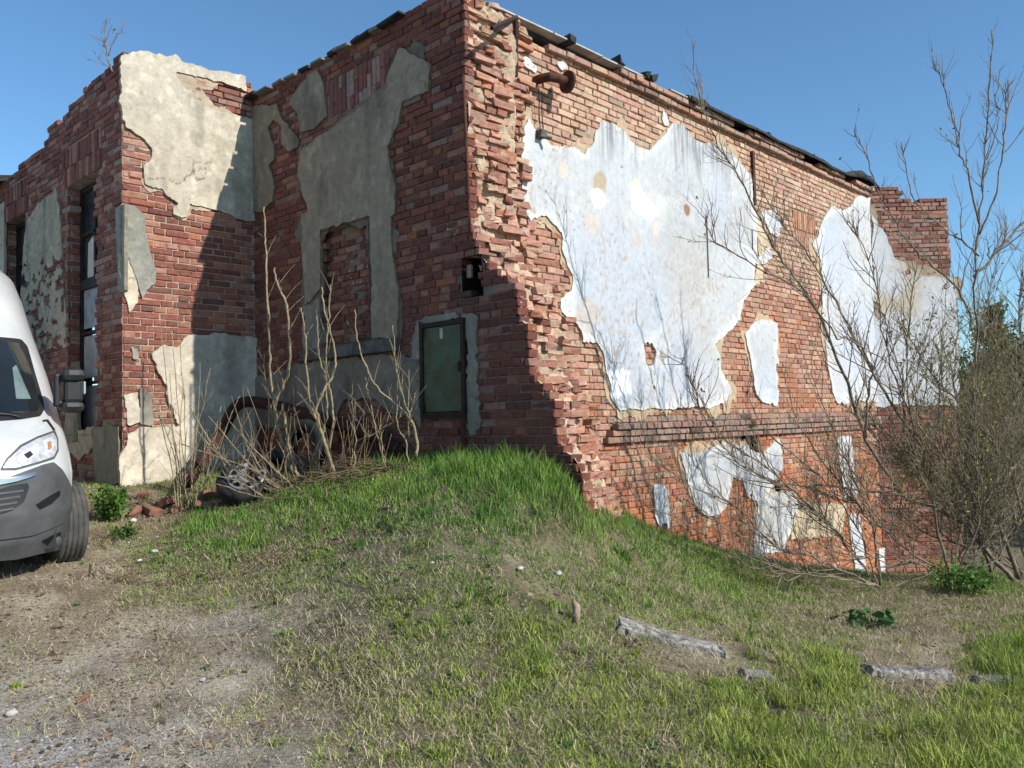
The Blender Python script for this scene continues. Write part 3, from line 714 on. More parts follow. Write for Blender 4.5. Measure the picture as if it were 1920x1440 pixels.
WP = [
 [(1418,602),(1440,598),(1457,606),(1459,662),(1461,735),(1457,761),(1436,757),(1418,740),(1410,692),(1401,649),(1395,625)],
 [(1428,398),(1459,393),(1464,425),(1459,447),(1444,436),(1434,418)], [(1441,461),(1448,483),(1434,497),(1416,494),(1421,483)],
 [(968,105),(984,108),(1008,126),(1006,139),(984,126)], [(1042,116),(1057,112),(1064,126),(1053,134),(1046,126)], [(1243,207),(1250,215),(1254,236),(1246,238),(1242,222)],
 [(1225,912),(1242,905),(1253,920),(1257,990),(1240,992),(1229,972)],
 [(1276,852),(1324,843),(1354,830),(1388,830),(1403,845),(1392,899),(1375,895),(1362,951),(1341,968),(1311,963),(1298,929),(1285,886)],
 [(1388,832),(1422,852),(1444,839),(1461,821),(1470,877),(1453,899),(1440,925),(1487,920),(1496,951),(1480,1005),(1470,1032),(1414,1045),(1414,1007),(1418,951),(1401,929),(1392,899)],
 [(1590,964),(1612,964),(1627,1085),(1606,1090)], [(1647,1028),(1666,1028),(1672,1090),(1652,1090)], [(1569,821),(1595,817),(1608,933),(1582,942)]]
for i, p in enumerate(WP): plaster(W1, wall1, [p], white_col, cell=.022, thick=.018, mat=M_PLASTER, rough=.03, fr=9, seed=20 + i, tear=.09 if i > 5 else (.10 if i == 0 else 0), under=(.46, .34, .22) if i in (0, 7, 8) else None)
PC = [(1546,407),(1560,389),(1589,393),(1607,367),(1638,372),(1652,378),(1652,752),(1573,756),(1560,735),(1548,650),(1541,585),(1542,570),(1538,490),(1524,458),(1535,436)]
plaster(W1, wall1, [PC], white_col, cell=.03, thick=.018, mat=M_PLASTER, rough=.05, fr=6, seed=40, tear=.10, under=(.44, .33, .21))
def beige1(u, z, f): return np.array([.55, .44, .30])[None] * (1 + .15 * fbm(u * 3, z * 3, 401)[:, None])
for q_ in [[(1411,396),(1428,400),(1436,430),(1440,462),(1424,482),(1418,440)], [(1487,940),(1590,945),(1580,1000),(1517,1010),(1482,1012)], [(1418,485),(1432,500),(1430,530),(1414,535)]]: plaster(W1, wall1, [q_], beige1, thick=.012, rough=.05, seed=45)
def w5p(u, z, f):
    c = np.tile([[.60, .61, .62]], (len(u), 1)); c = mixc(c, (.5, .40, .26), smooth(.1, .6, fbm(u * 1.5, z * 1.5, 411)) * .8); return c
plaster(W5, wall5, [[(1636,404),(1661,443),(1679,483),(1722,515),(1792,522),(1800,760),(1630,760)]], w5p, cell=.025, thick=.018, mat=M_PLASTER, seed=46, tear=.30, under=(.36, .29, .20))

def beige(base, seed, dirt=(.30, .26, .20), streak=.3):
    def f_(u, z, f):
        c = np.array(base)[None] * (1 + .12 * fbm(u * 1.3, z * 1.3, seed)[:, None]) * (1 + .08 * fbm(u * 7, z * 7, seed + 3)[:, None])
        c = mixc(c, dirt, smooth(.05, .5, fbm(u * 2.6, z * 1.2, seed + 5)) * streak)
        cr = np.abs(fbm(u * 1.9, z * 1.9, seed + 9, 4)); c = mixc(c, (.12, .10, .085), smooth(.02, .004, cr) * smooth(-.1, .25, fbm(u * .8, z * .8, seed + 11)) * .9)
        c = mixc(c, (.16, .13, .10), (vn(u * 40, z * 40, seed + 13) > .96) * .5)
        c = c * (1 - .35 * smooth(.1, .6, fbm(u * 4.2, z * 1.1, seed + 17, 4)))[:, None]; c = c * (1 + .25 * smooth(.15, .5, fbm(u * 9, z * 9, seed + 19, 4)))[:, None]
        return c
    return f_
E1 = [(226,104),(250,99),(267,96),(311,106),(332,103),(341,116),(390,128),(440,140),(463,141),(460,170),(426,159),(390,148),(332,134),(329,141),(343,159),(376,188),(401,206),(445,216),(484,226),(488,414),(463,414),(418,397),(376,387),(356,383),(351,402),(342,409),(324,402),(322,392),(334,381),(307,358),(274,347),(267,311),(285,303),(282,271),(238,238),(231,217),(226,180)]
plaster(W3, wall3, [E1], beige((.49, .435, .34), 501), cell=.018, thick=.022, rough=.03, fr=9, seed=3, label='large beige render field on the annex face', under=(.42, .34, .24))
E2 = [(226,383),(251,386),(270,402),(274,443),(292,506),(292,529),(276,543),(267,561),(257,527),(242,485),(226,477)]
E2b = [(226,477),(242,485),(257,527),(259,564),(242,589),(238,568),(226,506)]
plaster(W3, wall3, [E2], beige((.27, .265, .225), 511, streak=.1), cell=.018, thick=.026, rough=.012, seed=4, label='smooth grey cement repair at the corner')
plaster(W3, wall3, [E2b], beige((.55, .48, .36), 515, streak=.1), cell=.018, thick=.016, rough=.02, seed=5)
E3 = [(366,627),(420,626),(490,632),(496,930),(226,930),(226,850),(242,812),(262,800),(290,802),(330,792),(316,742),(300,700),(288,662),(306,640),(330,652),(346,634)]
plaster(W3, wall3, [E3], beige((.54, .475, .375), 521, streak=.25), cell=.02, thick=.03, rough=.05, fr=6, seed=6, tear=.16, label='thick rough render on the lower annex face')
plaster(W3, wall3, [[(262,726),(284,738),(288,798),(262,796)]], beige((.27, .255, .21), 525), cell=.018, thick=.018, rough=.012, seed=7)
for q_ in [[(246,650),(258,648),(260,672),(250,676)]], [[(232,740),(258,735),(262,790),(240,800)]]: plaster(W3, wall3, q_, beige((.58, .51, .41), 527), cell=.018, thick=.016, rough=.02, seed=8)
F1 = [(747,88),(779,105),(805,119),(803,170),(754,191),(747,231),(727,274),(732,314),(741,350),(740,401),(732,407),(735,465),(746,540),(747,585),(745,634),(697,636),(696,490),(694,404),(600,432),(601,540),(585,562),(572,570),(567,490),(565,402),(579,394),(572,372),(577,383),(566,357),(559,318),(566,282),(592,260),(635,231),(689,191),(722,159),(736,119)]
plaster(W2, wall2, [F1], beige((.275, .222, .158), 541, dirt=(.17, .135, .098)), cell=.02, thick=.022, rough=.022, fr=9, seed=9, label='grey render around the bricked-up window', under=(.17, .135, .10))  # render tones of this wall are lowered too, deepening its shade
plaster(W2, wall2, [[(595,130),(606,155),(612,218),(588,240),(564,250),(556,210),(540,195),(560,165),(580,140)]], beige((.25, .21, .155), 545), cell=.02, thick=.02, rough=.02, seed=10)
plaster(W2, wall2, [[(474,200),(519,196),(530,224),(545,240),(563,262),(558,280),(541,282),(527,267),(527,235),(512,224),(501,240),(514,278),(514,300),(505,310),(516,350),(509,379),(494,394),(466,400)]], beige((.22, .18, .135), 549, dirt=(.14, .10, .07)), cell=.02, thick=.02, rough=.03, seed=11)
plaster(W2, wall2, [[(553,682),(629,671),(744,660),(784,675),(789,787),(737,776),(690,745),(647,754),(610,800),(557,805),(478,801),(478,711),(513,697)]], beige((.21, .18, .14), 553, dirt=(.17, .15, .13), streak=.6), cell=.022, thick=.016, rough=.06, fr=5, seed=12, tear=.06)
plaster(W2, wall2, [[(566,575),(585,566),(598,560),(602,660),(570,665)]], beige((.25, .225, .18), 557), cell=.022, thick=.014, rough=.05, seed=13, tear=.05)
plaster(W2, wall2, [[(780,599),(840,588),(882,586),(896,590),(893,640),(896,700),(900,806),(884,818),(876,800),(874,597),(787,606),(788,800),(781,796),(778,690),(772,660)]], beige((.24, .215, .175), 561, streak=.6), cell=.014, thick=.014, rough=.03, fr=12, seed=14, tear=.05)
G1 = [(104,355),(112,397),(115,459),(123,572),(124,650),(30,660),(40,560),(46,442),(52,413),(73,380)]
def patchy(amount):
    def ex(p, d): return np.minimum(d, .05 + .42 * fbm(p[..., 0] * 9, p[..., 1] * 14, 571, 3) + amount(p))
    return ex
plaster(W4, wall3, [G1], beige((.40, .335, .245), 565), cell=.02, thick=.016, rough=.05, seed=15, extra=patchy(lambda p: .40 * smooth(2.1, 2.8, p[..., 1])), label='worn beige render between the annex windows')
plaster(W4, wall3, [[(-40,380),(8,380),(8,620),(-40,620)]], beige((.46, .40, .30), 567), cell=.03, thick=.014, rough=.05, seed=16)
plaster(W4, wall3, [[(217,390),(234,383),(234,545),(224,548),(219,480)]], beige((.25, .245, .21), 569), cell=.016, thick=.02, rough=.012, seed=17)
for q_ in [(172,806),(196,796),(222,800),(226,905),(180,910)], [(126,700),(146,690),(146,830),(120,830)]: plaster(W4, wall3, [q_], beige((.24, .23, .19), 573), cell=.02, thick=.02, rough=.03, seed=18)
plaster(W4, wall3, [[(130,815),(175,800),(185,830),(150,860),(120,850)]], beige((.4, .35, .27), 575), cell=.02, thick=.016, rough=.06, seed=19)

# ------------------------------------------------------------------ roof edge
rf = MB()
rf.add(*(lambda V: (V, [(0,1,2,3),(7,6,5,4),(0,4,5,1),(1,5,6,2),(2,6,7,3),(3,7,4,0)]))(np.array([(0.02,.02,4.10),(X1E,.02,4.10),(X1E,Y3+.6,4.10),(.02,Y3+.6,4.10),(.02,.02,4.13),(X1E,.02,4.13),(X1E,Y3+.6,4.13),(.02,Y3+.6,4.13)])))
roof = rf.build('roof', M_FELT, ruin)
# torn felt hanging over the cornice, with a wavy lip
us = np.linspace(4.0, X1E + .15, 120); prof = [(-.5, .06), (.02, .06), (.10, .05), (.14, .02), (.145, -.02)]
V = []; 
for u in us:
    tear = .7 + .9 * float(vn(u * 2.3, 0, 601)); lift = .03 * float(fbm(u * 1.7, 1, 603)) + .14 * float(smooth(9.0, 9.8, u)) * float(smooth(10.6, 10.0, u))
    for i, (n, dz) in enumerate(prof):
        V.append(W1.P(u, 4.13 + dz * (tear if i == 4 else 1) + lift * (1 if i < 4 else .6), n + .03 * float(fbm(u * 3, i, 605))))
V = np.array(V); npf = len(prof); q = []
for i in range(len(us) - 1):
    for j in range(npf - 1): q.append((i * npf + j, (i + 1) * npf + j, (i + 1) * npf + j + 1, i * npf + j + 1))
fo = np_mesh('roofing_felt', V, [np.array(q)], M_FELT, roof, smoothf=True); s_ = fo.modifiers.new('thick', 'SOLIDIFY'); s_.thickness = .012
ms = MB()
for a, b in ((.35, 1.35), (1.33, 2.2), (2.18, 3.05), (3.6, 4.9)):
    j = RNG.uniform(-.01, .01)
    ms.add(np.array([W1.P(uu, zz, nn) for uu, zz, nn in [(a, 4.145 + j, -.5), (b, 4.15, -.5), (b, 4.155, .10), (a, 4.15 + j, .10), (a, 4.17 + j, -.5), (b, 4.175, -.5), (b, 4.172, .10), (a, 4.168 + j, .10)]]),
           [(0,1,2,3),(7,6,5,4),(0,4,5,1),(1,5,6,2),(2,6,7,3),(3,7,4,0)])
ms.build('roof_sheet', noise_mat('pale_roof_sheet', (.30, .30, .29), (.46, .46, .44), 5, .7), roof)
for u in (1.62, 2.52, 3.05, 3.2, 4.45, 6.2, 7.7):         # stumps and lumps on the eaves
    m = MB(); m.box((u - .05, -.13, 4.16), (u + .06, .05, 4.20 + RNG.uniform(0, .05)), jit=.03); m.build('eave_lump', M_FELT, roof)
for px, py, wd, out in [(738, 8, .42, .30), (705, 24, .22, .22), (688, 38, .18, .2), (672, 46, .18, .22), (645, 62, .28, .20), (627, 74, .16, .16), (600, 92, .24, .2), (574, 105, .20, .14), (548, 122, .22, .15), (527, 134, .24, .22), (500, 146, .30, .28), (478, 158, .34, .34)]:
    u, z = W2.uv(px, py); m = MB(); z += .0; t = RNG.uniform(.025, .05); tl = RNG.uniform(-.012, .012)
    V = np.array([W2.P(uu, zz, nn) for zz0 in (0, t) for uu, nn, zz in [(u - wd / 2, out * .35, 4.195 + zz0 - tl), (u + wd / 2, out * RNG.uniform(.2, .45), 4.195 + zz0 + tl), (u + wd / 2, -.25, 4.20 + zz0 + tl * .5), (u - wd / 2, -.25, 4.20 + zz0 - tl * .5)]])
    m.add(V, [(0,1,2,3),(7,6,5,4),(0,4,5,1),(1,5,6,2),(2,6,7,3),(3,7,4,0)]); m.build('roof_board', [M_BOARD if RNG.random() < .55 else M_FELT], roof, bevel=.006)
# dark eave of the far outbuilding roof
m = MB(); m.add([W4.P(u, z, n) for u, z, n in [(4.35, 3.72, .30), (9, 3.72, .30), (9, 3.95, -1.0), (4.35, 3.95, -1.0), (4.35, 3.80, .32), (9, 3.80, .32), (9, 4.05, -1.0), (4.35, 4.05, -1.0)]], [(0,1,2,3),(7,6,5,4),(0,4,5,1),(1,5,6,2),(2,6,7,3),(3,7,4,0)])
m.build('eave', M_FELT, roof)

# ------------------------------------------------------------------ things fixed to the walls (parts of the building)
# window ledge under the bricked-up opening
a = W2.uv(568, 668, .05)[0]; b = W2.uv(744, 645, .05)[0]; zc1 = W2.uv(655, 645, .05)[1]; zc0 = W2.uv(655, 668, .05)[1]
m = MB(); m.add([W2.P(u, z, n) for n in (-.04, .09) for u, z in [(b, zc0), (a, zc0), (a, zc1), (b, zc1)]], [(0,1,2,3),(7,6,5,4),(0,4,5,1),(1,5,6,2),(2,6,7,3),(3,7,4,0)])
m.build('window_sill', M_STONE, ruin, bevel=.012)
# green steel hatch
hl = W2.uv(788, 690, .04)[0]; hr = W2.uv(871, 690, .04)[0]; htp = W2.uv(828, 602, .04)[1]; hbt = W2.uv(830, 785, .04)[1]
def wbox(m, wall, u0, u1, z0, z1, n0, n1, mi=0):
    m.add([wall.P(u, z, n) for n in (n0, n1) for u, z in [(u0, z0), (u1, z0), (u1, z1), (u0, z1)]], [(0,1,2,3),(7,6,5,4),(0,4,5,1),(1,5,6,2),(2,6,7,3),(3,7,4,0)], mi)
M_GREEN = noise_mat('old_green_paint', (0.055, 0.05, 0.022), (0.055, 0.10, 0.055), 5, .5, ((8, .15, .02), (60, .2, .004)), lo=.38, hi=.6, spec=.35)
fr = MB(); t = .045
wbox(fr, W2, hr, hr + t, hbt, htp, .0, .05); wbox(fr, W2, hl - t, hl, hbt, htp, .0, .05); wbox(fr, W2, hr + t, hl - t, htp - t, htp, .0, .05); wbox(fr, W2, hr + t, hl - t, hbt, hbt + t * 1.4, .0, .05)
hatch = fr.build('hatch', M_DARKIRON, ruin); tag(hatch, 'green painted steel hatch in a dark frame')
d = MB(); wbox(d, W2, hr + t + .004, hl - t - .004, hbt + t * 1.4 + .004, htp - t - .004, .0, .036); d.build('hatch_door', M_GREEN, hatch, bevel=.004)
for f_ in (.1, .9):
    d = MB(); zc = hbt + (htp - hbt) * f_; d.tube([W2.P(hl - t, zc - .05, .055), W2.P(hl - t, zc + .05, .055)], .013, 8); d.build('hinge', M_DARKIRON, hatch)
d = MB(); zc = hbt + (htp - hbt) * .53; wbox(d, W2, hr + t + .005, hr + t + .035, zc - .06, zc + .04, .036, .062); d.build('handle', M_DARKIRON, hatch, bevel=.004)
u, z = W2.uv(827, 625, .04); d = MB(); wbox(d, W2, u - .022, u + .022, z - .05, z + .05, .0365, .039); d.build('paper_label', noise_mat('old_paper', (.38, .35, .27), (.52, .48, .38), 20, .9, None), hatch)
# rusty riser below the hatch, light thing in the cavity
d = MB(); u, _ = W2.uv(875, 820); d.tube([W2.P(u, hbt, .05), W2.P(u, hbt - .25, .05), W2.P(u, -.6, .05)], .022, 8); d.build('riser_pipe', M_RUST, ruin)
u, z = W2.uv(876, 508, -.06); d = MB(); wbox(d, W2, u - .045, u + .045, z - .07, z + .06, -.10, -.06); d.build('junction_box', noise_mat('pink_plastic', (.36, .24, .18), (.45, .31, .24), 8, .6, None), ruin, bevel=.012)
# rusty pipe and slit running down the corner
d = MB(); pts = [W2.uv(x, y) for x, y in [(876, 140), (879, 220), (883, 300), (887, 400), (889, 440)]]; d.tube([W2.P(u + .02, z, .03) for u, z in pts], .014, 8)
d.build('corner_pipe', M_RUST, ruin, smooth=True)
d = MB(); pts = [W1.uv(x, y) for x, y in [(884, 150), (888, 250), (893, 380), (896, 430)]]; d.tube([W1.P(u, z, .03) for u, z in pts], .016, 6); d.build('slit_bar', M_DARKIRON, ruin)
# iron bracket
br = [W1.uv(x, y, .12) for x, y in [(968, 32), (965, 140)]]; d = MB()
(u0, z0), (u1, z1) = br; d.tube([W1.P(u0, z0, .12), W1.P(u0, z1, .10)], .022, 6)
d.tube([W1.P(u0, z0, .12), W1.P(*W1.uv(922, 53, .45), .45)], .022, 6); d.tube([W1.P(u0, z1 + .05, .1), W1.P(u0, z1 + .05, -.1)], .02, 6); d.build('iron_bracket', M_DARKIRON, ruin)
# flanged pipe elbow with hanging wires and insulator
c0 = W1.uv(1003, 152, .0); d = MB(); P0 = W1.P(c0[0], c0[1], 0.0)
pp = [P0 + np.array([0, .05, .0]), P0 + np.array([0, -.10, .0]), P0 + np.array([.03, -.18, .0]), P0 + np.array([.12, -.22, 0]), P0 + np.array([.26, -.22, .0])]
d.tube(pp, .05, 12); d.lathe([(.0, 0), (.12, 0), (.12, .03), (.0, .03)], 18, frame=frame_to(pp[-1], (1, -.15, 0), (0, 0, 1)))
elbow = d.build('pipe_elbow', M_RUST, ruin, smooth=False)
d = MB(); pa = W1.uv(1011, 168, .10); pb = W1.uv(1012, 250, .05)
for off in (0, .045): d.tube([W1.P(pa[0] + off, pa[1], .10), W1.P(pa[0] + off + .01, (pa[1] + pb[1]) / 2, .08), W1.P(pb[0] + off, pb[1], .06)], .006, 5)
d.build('wire', M_DARKIRON, elbow)
d = MB(); d.box((pb[0] - .03, -.10, pb[1] - .05), (pb[0] + .06, -.02, pb[1] + .03), jit=.008); d.tube([W1.P(pb[0] + .02, pb[1] - .03, .06), W1.P(pb[0] + .09, pb[1] - .06, .14)], .02, 8); d.build('insulator', M_STONE, elbow)
# rusted channel iron on the long wall
ct = W1.uv(1411, 284, .02); cb = W1.uv(1418, 386, .02); d = MB(); wbox(d, W1, ct[0] - .03, ct[0] + .03, cb[1], ct[1], -.01, .04); d.build('channel_iron', M_RUST, ruin)
for px, y0, y1 in ((1324, 405, 520), (1409, 430, 468)):
    a = W1.uv(px, y0, .02); b = W1.uv(px, y1, .02); d = MB(); d.tube([W1.P(a[0], a[1], .03), W1.P(a[0], b[1], .03)], .007, 5); d.build('wire', M_DARKIRON, ruin)
# ------------------------------------------------------------------ ground
GP = [(0,1440,3.77,0),(960,1440,3.66,0),(1900,1440,3.81,0),(450,1440,3.7,0),(1400,1440,3.75,0),(300,1250,4.96,0),(40,1250,4.9,0),(100,1100,6.25,0),(300,1100,6.6,0),(100,1064,6.7,0),(-150,1064,6.6,0),
 (200,960,8.6,0),(240,915,9.4,0),(400,960,8.2,0),(350,1050,7.0,0),(480,930,8.5,0),(600,1150,5.6,0),(600,1300,4.5,0),(640,1050,6.4,0),(640,905,7.9,0),(560,890,9.0,0),(490,875,10.2,0),(380,895,9.9,0),
 (700,900,7.9,0),(760,884,7.9,0),(850,876,7.6,0),(930,878,7.3,0),(1000,888,7.0,0),(1060,904,6.9,0),(850,950,6.6,0),(850,1050,5.8,0),(850,1150,5.2,0),(850,1300,4.4,0),(1000,960,6.6,0),(1100,935,7.4,0),(1130,955,8.3,0),
 (1150,968,9.68,0),(1250,1003,10.5,0),(1400,1048,11.9,0),(1500,1068,13.0,0),(1640,1083,15.2,0),(1150,1050,6.8,0),(1300,1080,7.6,0),(1150,1200,5.2,0),(1300,1150,6.4,0),(1450,1100,8.6,0),(1450,1200,6.0,0),
 (1650,1150,7.6,0),(1650,1250,5.6,0),(1850,1250,5.7,0),(1850,1150,7.6,0),(1400,1320,4.6,0),(1750,1350,4.5,0),(1200,1320,4.5,0),(1857,1088,9.6,0)]
gxyz = [at(px, py, d) for px, py, d, _ in GP]
def camxy(x, y):                                 # camera-relative ground coordinates (right, forward)
    r = RW @ np.array([x, 0, y]); return CAMP[0] + r[0], CAMP[1] + r[1]
for x, y, z in [(0, 0, -1.55), (-4, 0, -1.5), (4, 0, -1.62), (0, -5, -1.55), (-9, 3, -1.3), (9, 4, -1.9), (14, 10, -2.3), (-10, 10, -.85), (-9, 6, -1.0), (-6, -4, -1.5), (7, -4, -1.7), (13, 18, -2.9), (9, 22, -3.0), (-10, 16, -.8), (3, 13.5, -2.2), (-4.5, 12, -.6)]:
    a = camxy(x, y); gxyz.append(np.array([a[0], a[1], z]))
gxyz = np.array(gxyz)
# the interior side of the walls: keep the ground low there
def _tps(r2): return .5 * r2 * np.log(np.maximum(r2, 1e-9))
_n = len(gxyz); _A = _tps(((gxyz[:, None, :2] - gxyz[None, :, :2]) ** 2).sum(-1)) + np.eye(_n) * 0.03
_Pm = np.c_[np.ones(_n), gxyz[:, :2]]; _M = np.block([[_A, _Pm], [_Pm.T, np.zeros((3, 3))]])
_w = np.linalg.solve(_M, np.r_[gxyz[:, 2], 0, 0, 0])
def ground(x, y, fine=True):
    x = np.asarray(x, float); y = np.asarray(y, float); sh = x.shape; x = x.ravel(); y = y.ravel(); z = np.empty(len(x))
    for s in range(0, len(x), 20000):
        q = np.c_[x[s:s + 20000], y[s:s + 20000]]
        r2 = ((q[:, None] - gxyz[None, :, :2]) ** 2).sum(-1); z[s:s + 20000] = _tps(r2) @ _w[:_n] + _w[_n] + q @ _w[_n + 1:]
    dd = np.hypot(x - CAMP[0], y - CAMP[1]); far = smooth(15, 26, dd); side = -1.6 - 1.2 * smooth(-5, 12, (x - CAMP[0]) * RW[0, 0] + (y - CAMP[1]) * RW[1, 0])
    z = np.clip(z, -3.6, 0.1) * (1 - far) + side * far
    if fine: z = z + .025 * fbm(x * 1.6, y * 1.6, 701, 4) + .010 * fbm(x * 9, y * 9, 703, 3)
    return z.reshape(sh)
# what grows where: survey pixels -> density, blade height, green share, gravel share
LP = np.array([(0,1440,.02,.03,.3,1),(150,1420,.04,.03,.4,.8),(150,1300,.16,.04,.45,.25),(60,1330,.25,.05,.5,.3),(300,1400,.03,.03,.4,.45),(520,1440,.06,.04,.4,.4),(300,1200,.10,.04,.4,.2),(450,1170,.05,.03,.4,.35),(430,1260,.08,.03,.4,.2),(150,1150,.12,.035,.4,.1),(80,1080,.02,.03,.3,.1),
 (200,1070,.06,.04,.4,.1),(300,1050,.65,.09,.85,0),(370,1000,.9,.15,.95,0),(250,1085,.4,.06,.7,0),(200,1000,.3,.08,.6,0),(280,980,.12,.05,.4,0),(500,1080,.8,.055,.8,0),(400,1110,.6,.05,.7,0),(450,1000,.9,.11,.9,0),(600,950,.95,.14,.9,0),(700,890,1,.17,.97,0),(850,875,1,.22,1,0),(1000,885,1,.23,1,0),(1060,935,1,.18,1,0),(770,905,.95,.14,.85,0),(660,915,.95,.13,.9,0),(640,980,.9,.09,.9,0),
 (850,970,.95,.11,.75,0),(950,960,1,.15,1,0),(820,1015,.6,.06,.6,0),(980,1060,.6,.06,.65,0),(700,1000,.85,.09,.75,0),(1000,1020,.75,.09,.9,0),(900,1035,.7,.06,.85,0),(760,1040,.75,.055,.8,0),(1030,1040,.7,.06,.85,0),(1120,960,.95,.16,1,0),(1200,1020,.8,.11,.9,0),(1350,1060,.85,.12,.9,0),(700,1120,.9,.055,.85,0),(620,1160,.55,.05,.6,.05),(560,1200,.6,.05,.75,.05),
 (900,1150,1,.07,.95,0),(800,1200,.95,.065,.9,0),(1100,1160,.85,.07,.9,0),(900,1300,.9,.07,.9,0),(1060,1110,.75,.06,.8,0),(1000,1250,.9,.075,.9,0),(750,1300,.8,.055,.9,0),(500,1330,.35,.045,.7,.15),(640,1420,.4,.05,.7,.15),(900,1400,.75,.065,.85,0),(1150,1400,.85,.085,.9,0),(1060,1200,.85,.08,.9,0),(1150,1300,.95,.09,.95,0),(1230,1190,.6,.06,.7,0),(1300,1225,.35,.05,.5,0),(1420,1220,.6,.09,.8,0),(1380,1300,1,.13,1,0),(1550,1270,1,.14,.95,0),
 (1500,1380,1,.12,.95,0),(1800,1400,1,.13,.95,0),(1900,1250,1,.19,1,0),(1720,1245,.12,.04,.3,0),(1600,1140,.5,.07,.65,0),(1480,1110,.6,.10,.85,0),(1750,1140,.35,.06,.5,0),(1700,1200,.42,.05,.5,0),(1850,1150,.4,.08,.6,0),(1250,1110,.75,.08,.85,0),(1640,1190,.42,.05,.5,0),(1500,1180,.6,.06,.65,0),(1850,1080,.7,.14,.9,0),(1550,1080,.6,.1,.8,0)])
def cover(x, y, z):
    px, py, d = proj(np.stack([x, y, z], -1)); px = np.clip(px, -60, 1980); py = np.clip(py, 850, 1450)
    out = np.zeros((len(px), 4)); 
    for s in range(0, len(px), 20000):
        dx = (px[s:s + 20000, None] - LP[None, :, 0]); dy = (py[s:s + 20000, None] - LP[None, :, 1]) * 1.6
        wt = 1 / (dx * dx + dy * dy + 900.) ** 1.7; out[s:s + 20000] = (wt @ LP[:, 2:]) / wt.sum(1, keepdims=True)
    return out
def axis_pts(c, lo, hi, h):
    a = np.arange(lo, hi, h); g = [hi]; s = h
    while g[-1] < 900: s *= 1.25; g.append(g[-1] + s)
    l = [lo]; s = h
    while l[-1] > -900: s *= 1.25; l.append(l[-1] - s)
    return c + np.r_[np.array(l[::-1]), a[1:], np.array(g)]
xs = axis_pts(CAMP[0], -9.0, 13.0, .075); ys = axis_pts(CAMP[1], -2.0, 13.0, .075)
XX, YY = np.meshgrid(xs, ys, indexing='ij'); ZZg = ground(XX, YY)
cv = cover(XX.ravel(), YY.ravel(), ZZg.ravel()); xf, yf = XX.ravel(), YY.ravel()
sc_ = np.tile([[.27, .20, .128]], (len(xf), 1))
n1 = fbm(xf * 1.4, yf * 1.4, 711, 4); n2 = fbm(xf * 5, yf * 5, 713, 4)
sc_ = mixc(sc_, (.52, .43, .31), smooth(-.15, .4, n1) * (1 - cv[:, 0] * .85)); sc_ = mixc(sc_, (.43, .41, .38), np.clip(cv[:, 3] * 1.2 + .2 * n2, 0, 1))
sc_ = mixc(sc_, (.44, .36, .23), smooth(.1, .6, n2) * .55); sc_ = mixc(sc_, (.065, .048, .035), smooth(.08, .5, -n2 + .3 * n1) * (.3 + .6 * cv[:, 0]))
sc_ = mixc(sc_, (.095, .105, .04), np.clip(cv[:, 0] * .8 * cv[:, 2], 0, .65))
nx, ny = XX.shape; ii, jj = np.meshgrid(np.arange(nx - 1), np.arange(ny - 1), indexing='ij'); a = (ii * ny + jj).ravel()
gnd = np_mesh('ground', np.stack([xf, yf, ZZg.ravel()], 1), [np.stack([a, a + ny, a + ny + 1, a + 1], 1)], M_SOIL, None, np.c_[sc_, np.ones(len(sc_))], smoothf=True)
tag(gnd, 'sloping yard ground of soil, grass and trodden gravel', 'ground', kind='structure')

def outside(x, y):                                 # not inside or behind the building
    inside = ((x > -.02) & (y > -.03)) | ((x > X4 - .02) & (y > Y3 - .03)) 
    L = np.interp(-.5, _Lz, _Lv); inside |= (x > -.02) & (x < TW) & (y > -L + .12)
    c = (np.stack([x, y], -1) - W5.O[:2]); inside |= (c @ W5.N[:2] < .05) & (x > X1E - 1.5) & (y > -6) & (c @ W5.U[:2] < L5)
    return ~inside
KERBS = [([(1160,1250),(1200,1254),(1240,1252),(1300,1248),(1345,1256),(1365,1268)], 5.35), ([(1395,1280),(1455,1294)], 5.0), ([(1630,1262),(1700,1272),(1788,1290)], 5.35), ([(1830,1275),(1925,1296)], 5.3)]
def near_kerb(x, y):
    d = np.full(len(x), 9.0)
    for pts, dep in KERBS:
        Q = np.array([at(px, py, dep)[:2] for px, py in pts]); q = np.stack([x, y], 1)
        for a, b in zip(Q[:-1], Q[1:]):
            ab = b - a; t = np.clip((q - a) @ ab / ab.dot(ab), 0, 1); d = np.minimum(d, np.linalg.norm(q - a - t[:, None] * ab, axis=1))
    return d
def scatter(n, rmin=2.6, rmax=12.5, falloff=1.0):
    """points on the ground in front of the camera and to its sides, denser near it"""
    u = RNG.random(n); r = rmin + (rmax - rmin) * u ** falloff; t = RNG.uniform(-.72, .72, n)
    c, s = np.sin(t), np.cos(t); x = CAMP[0] + r * (RW[0, 0] * c + RW[0, 2] * s); y = CAMP[1] + r * (RW[1, 0] * c + RW[1, 2] * s)
    k = outside(x, y); return x[k], y[k]
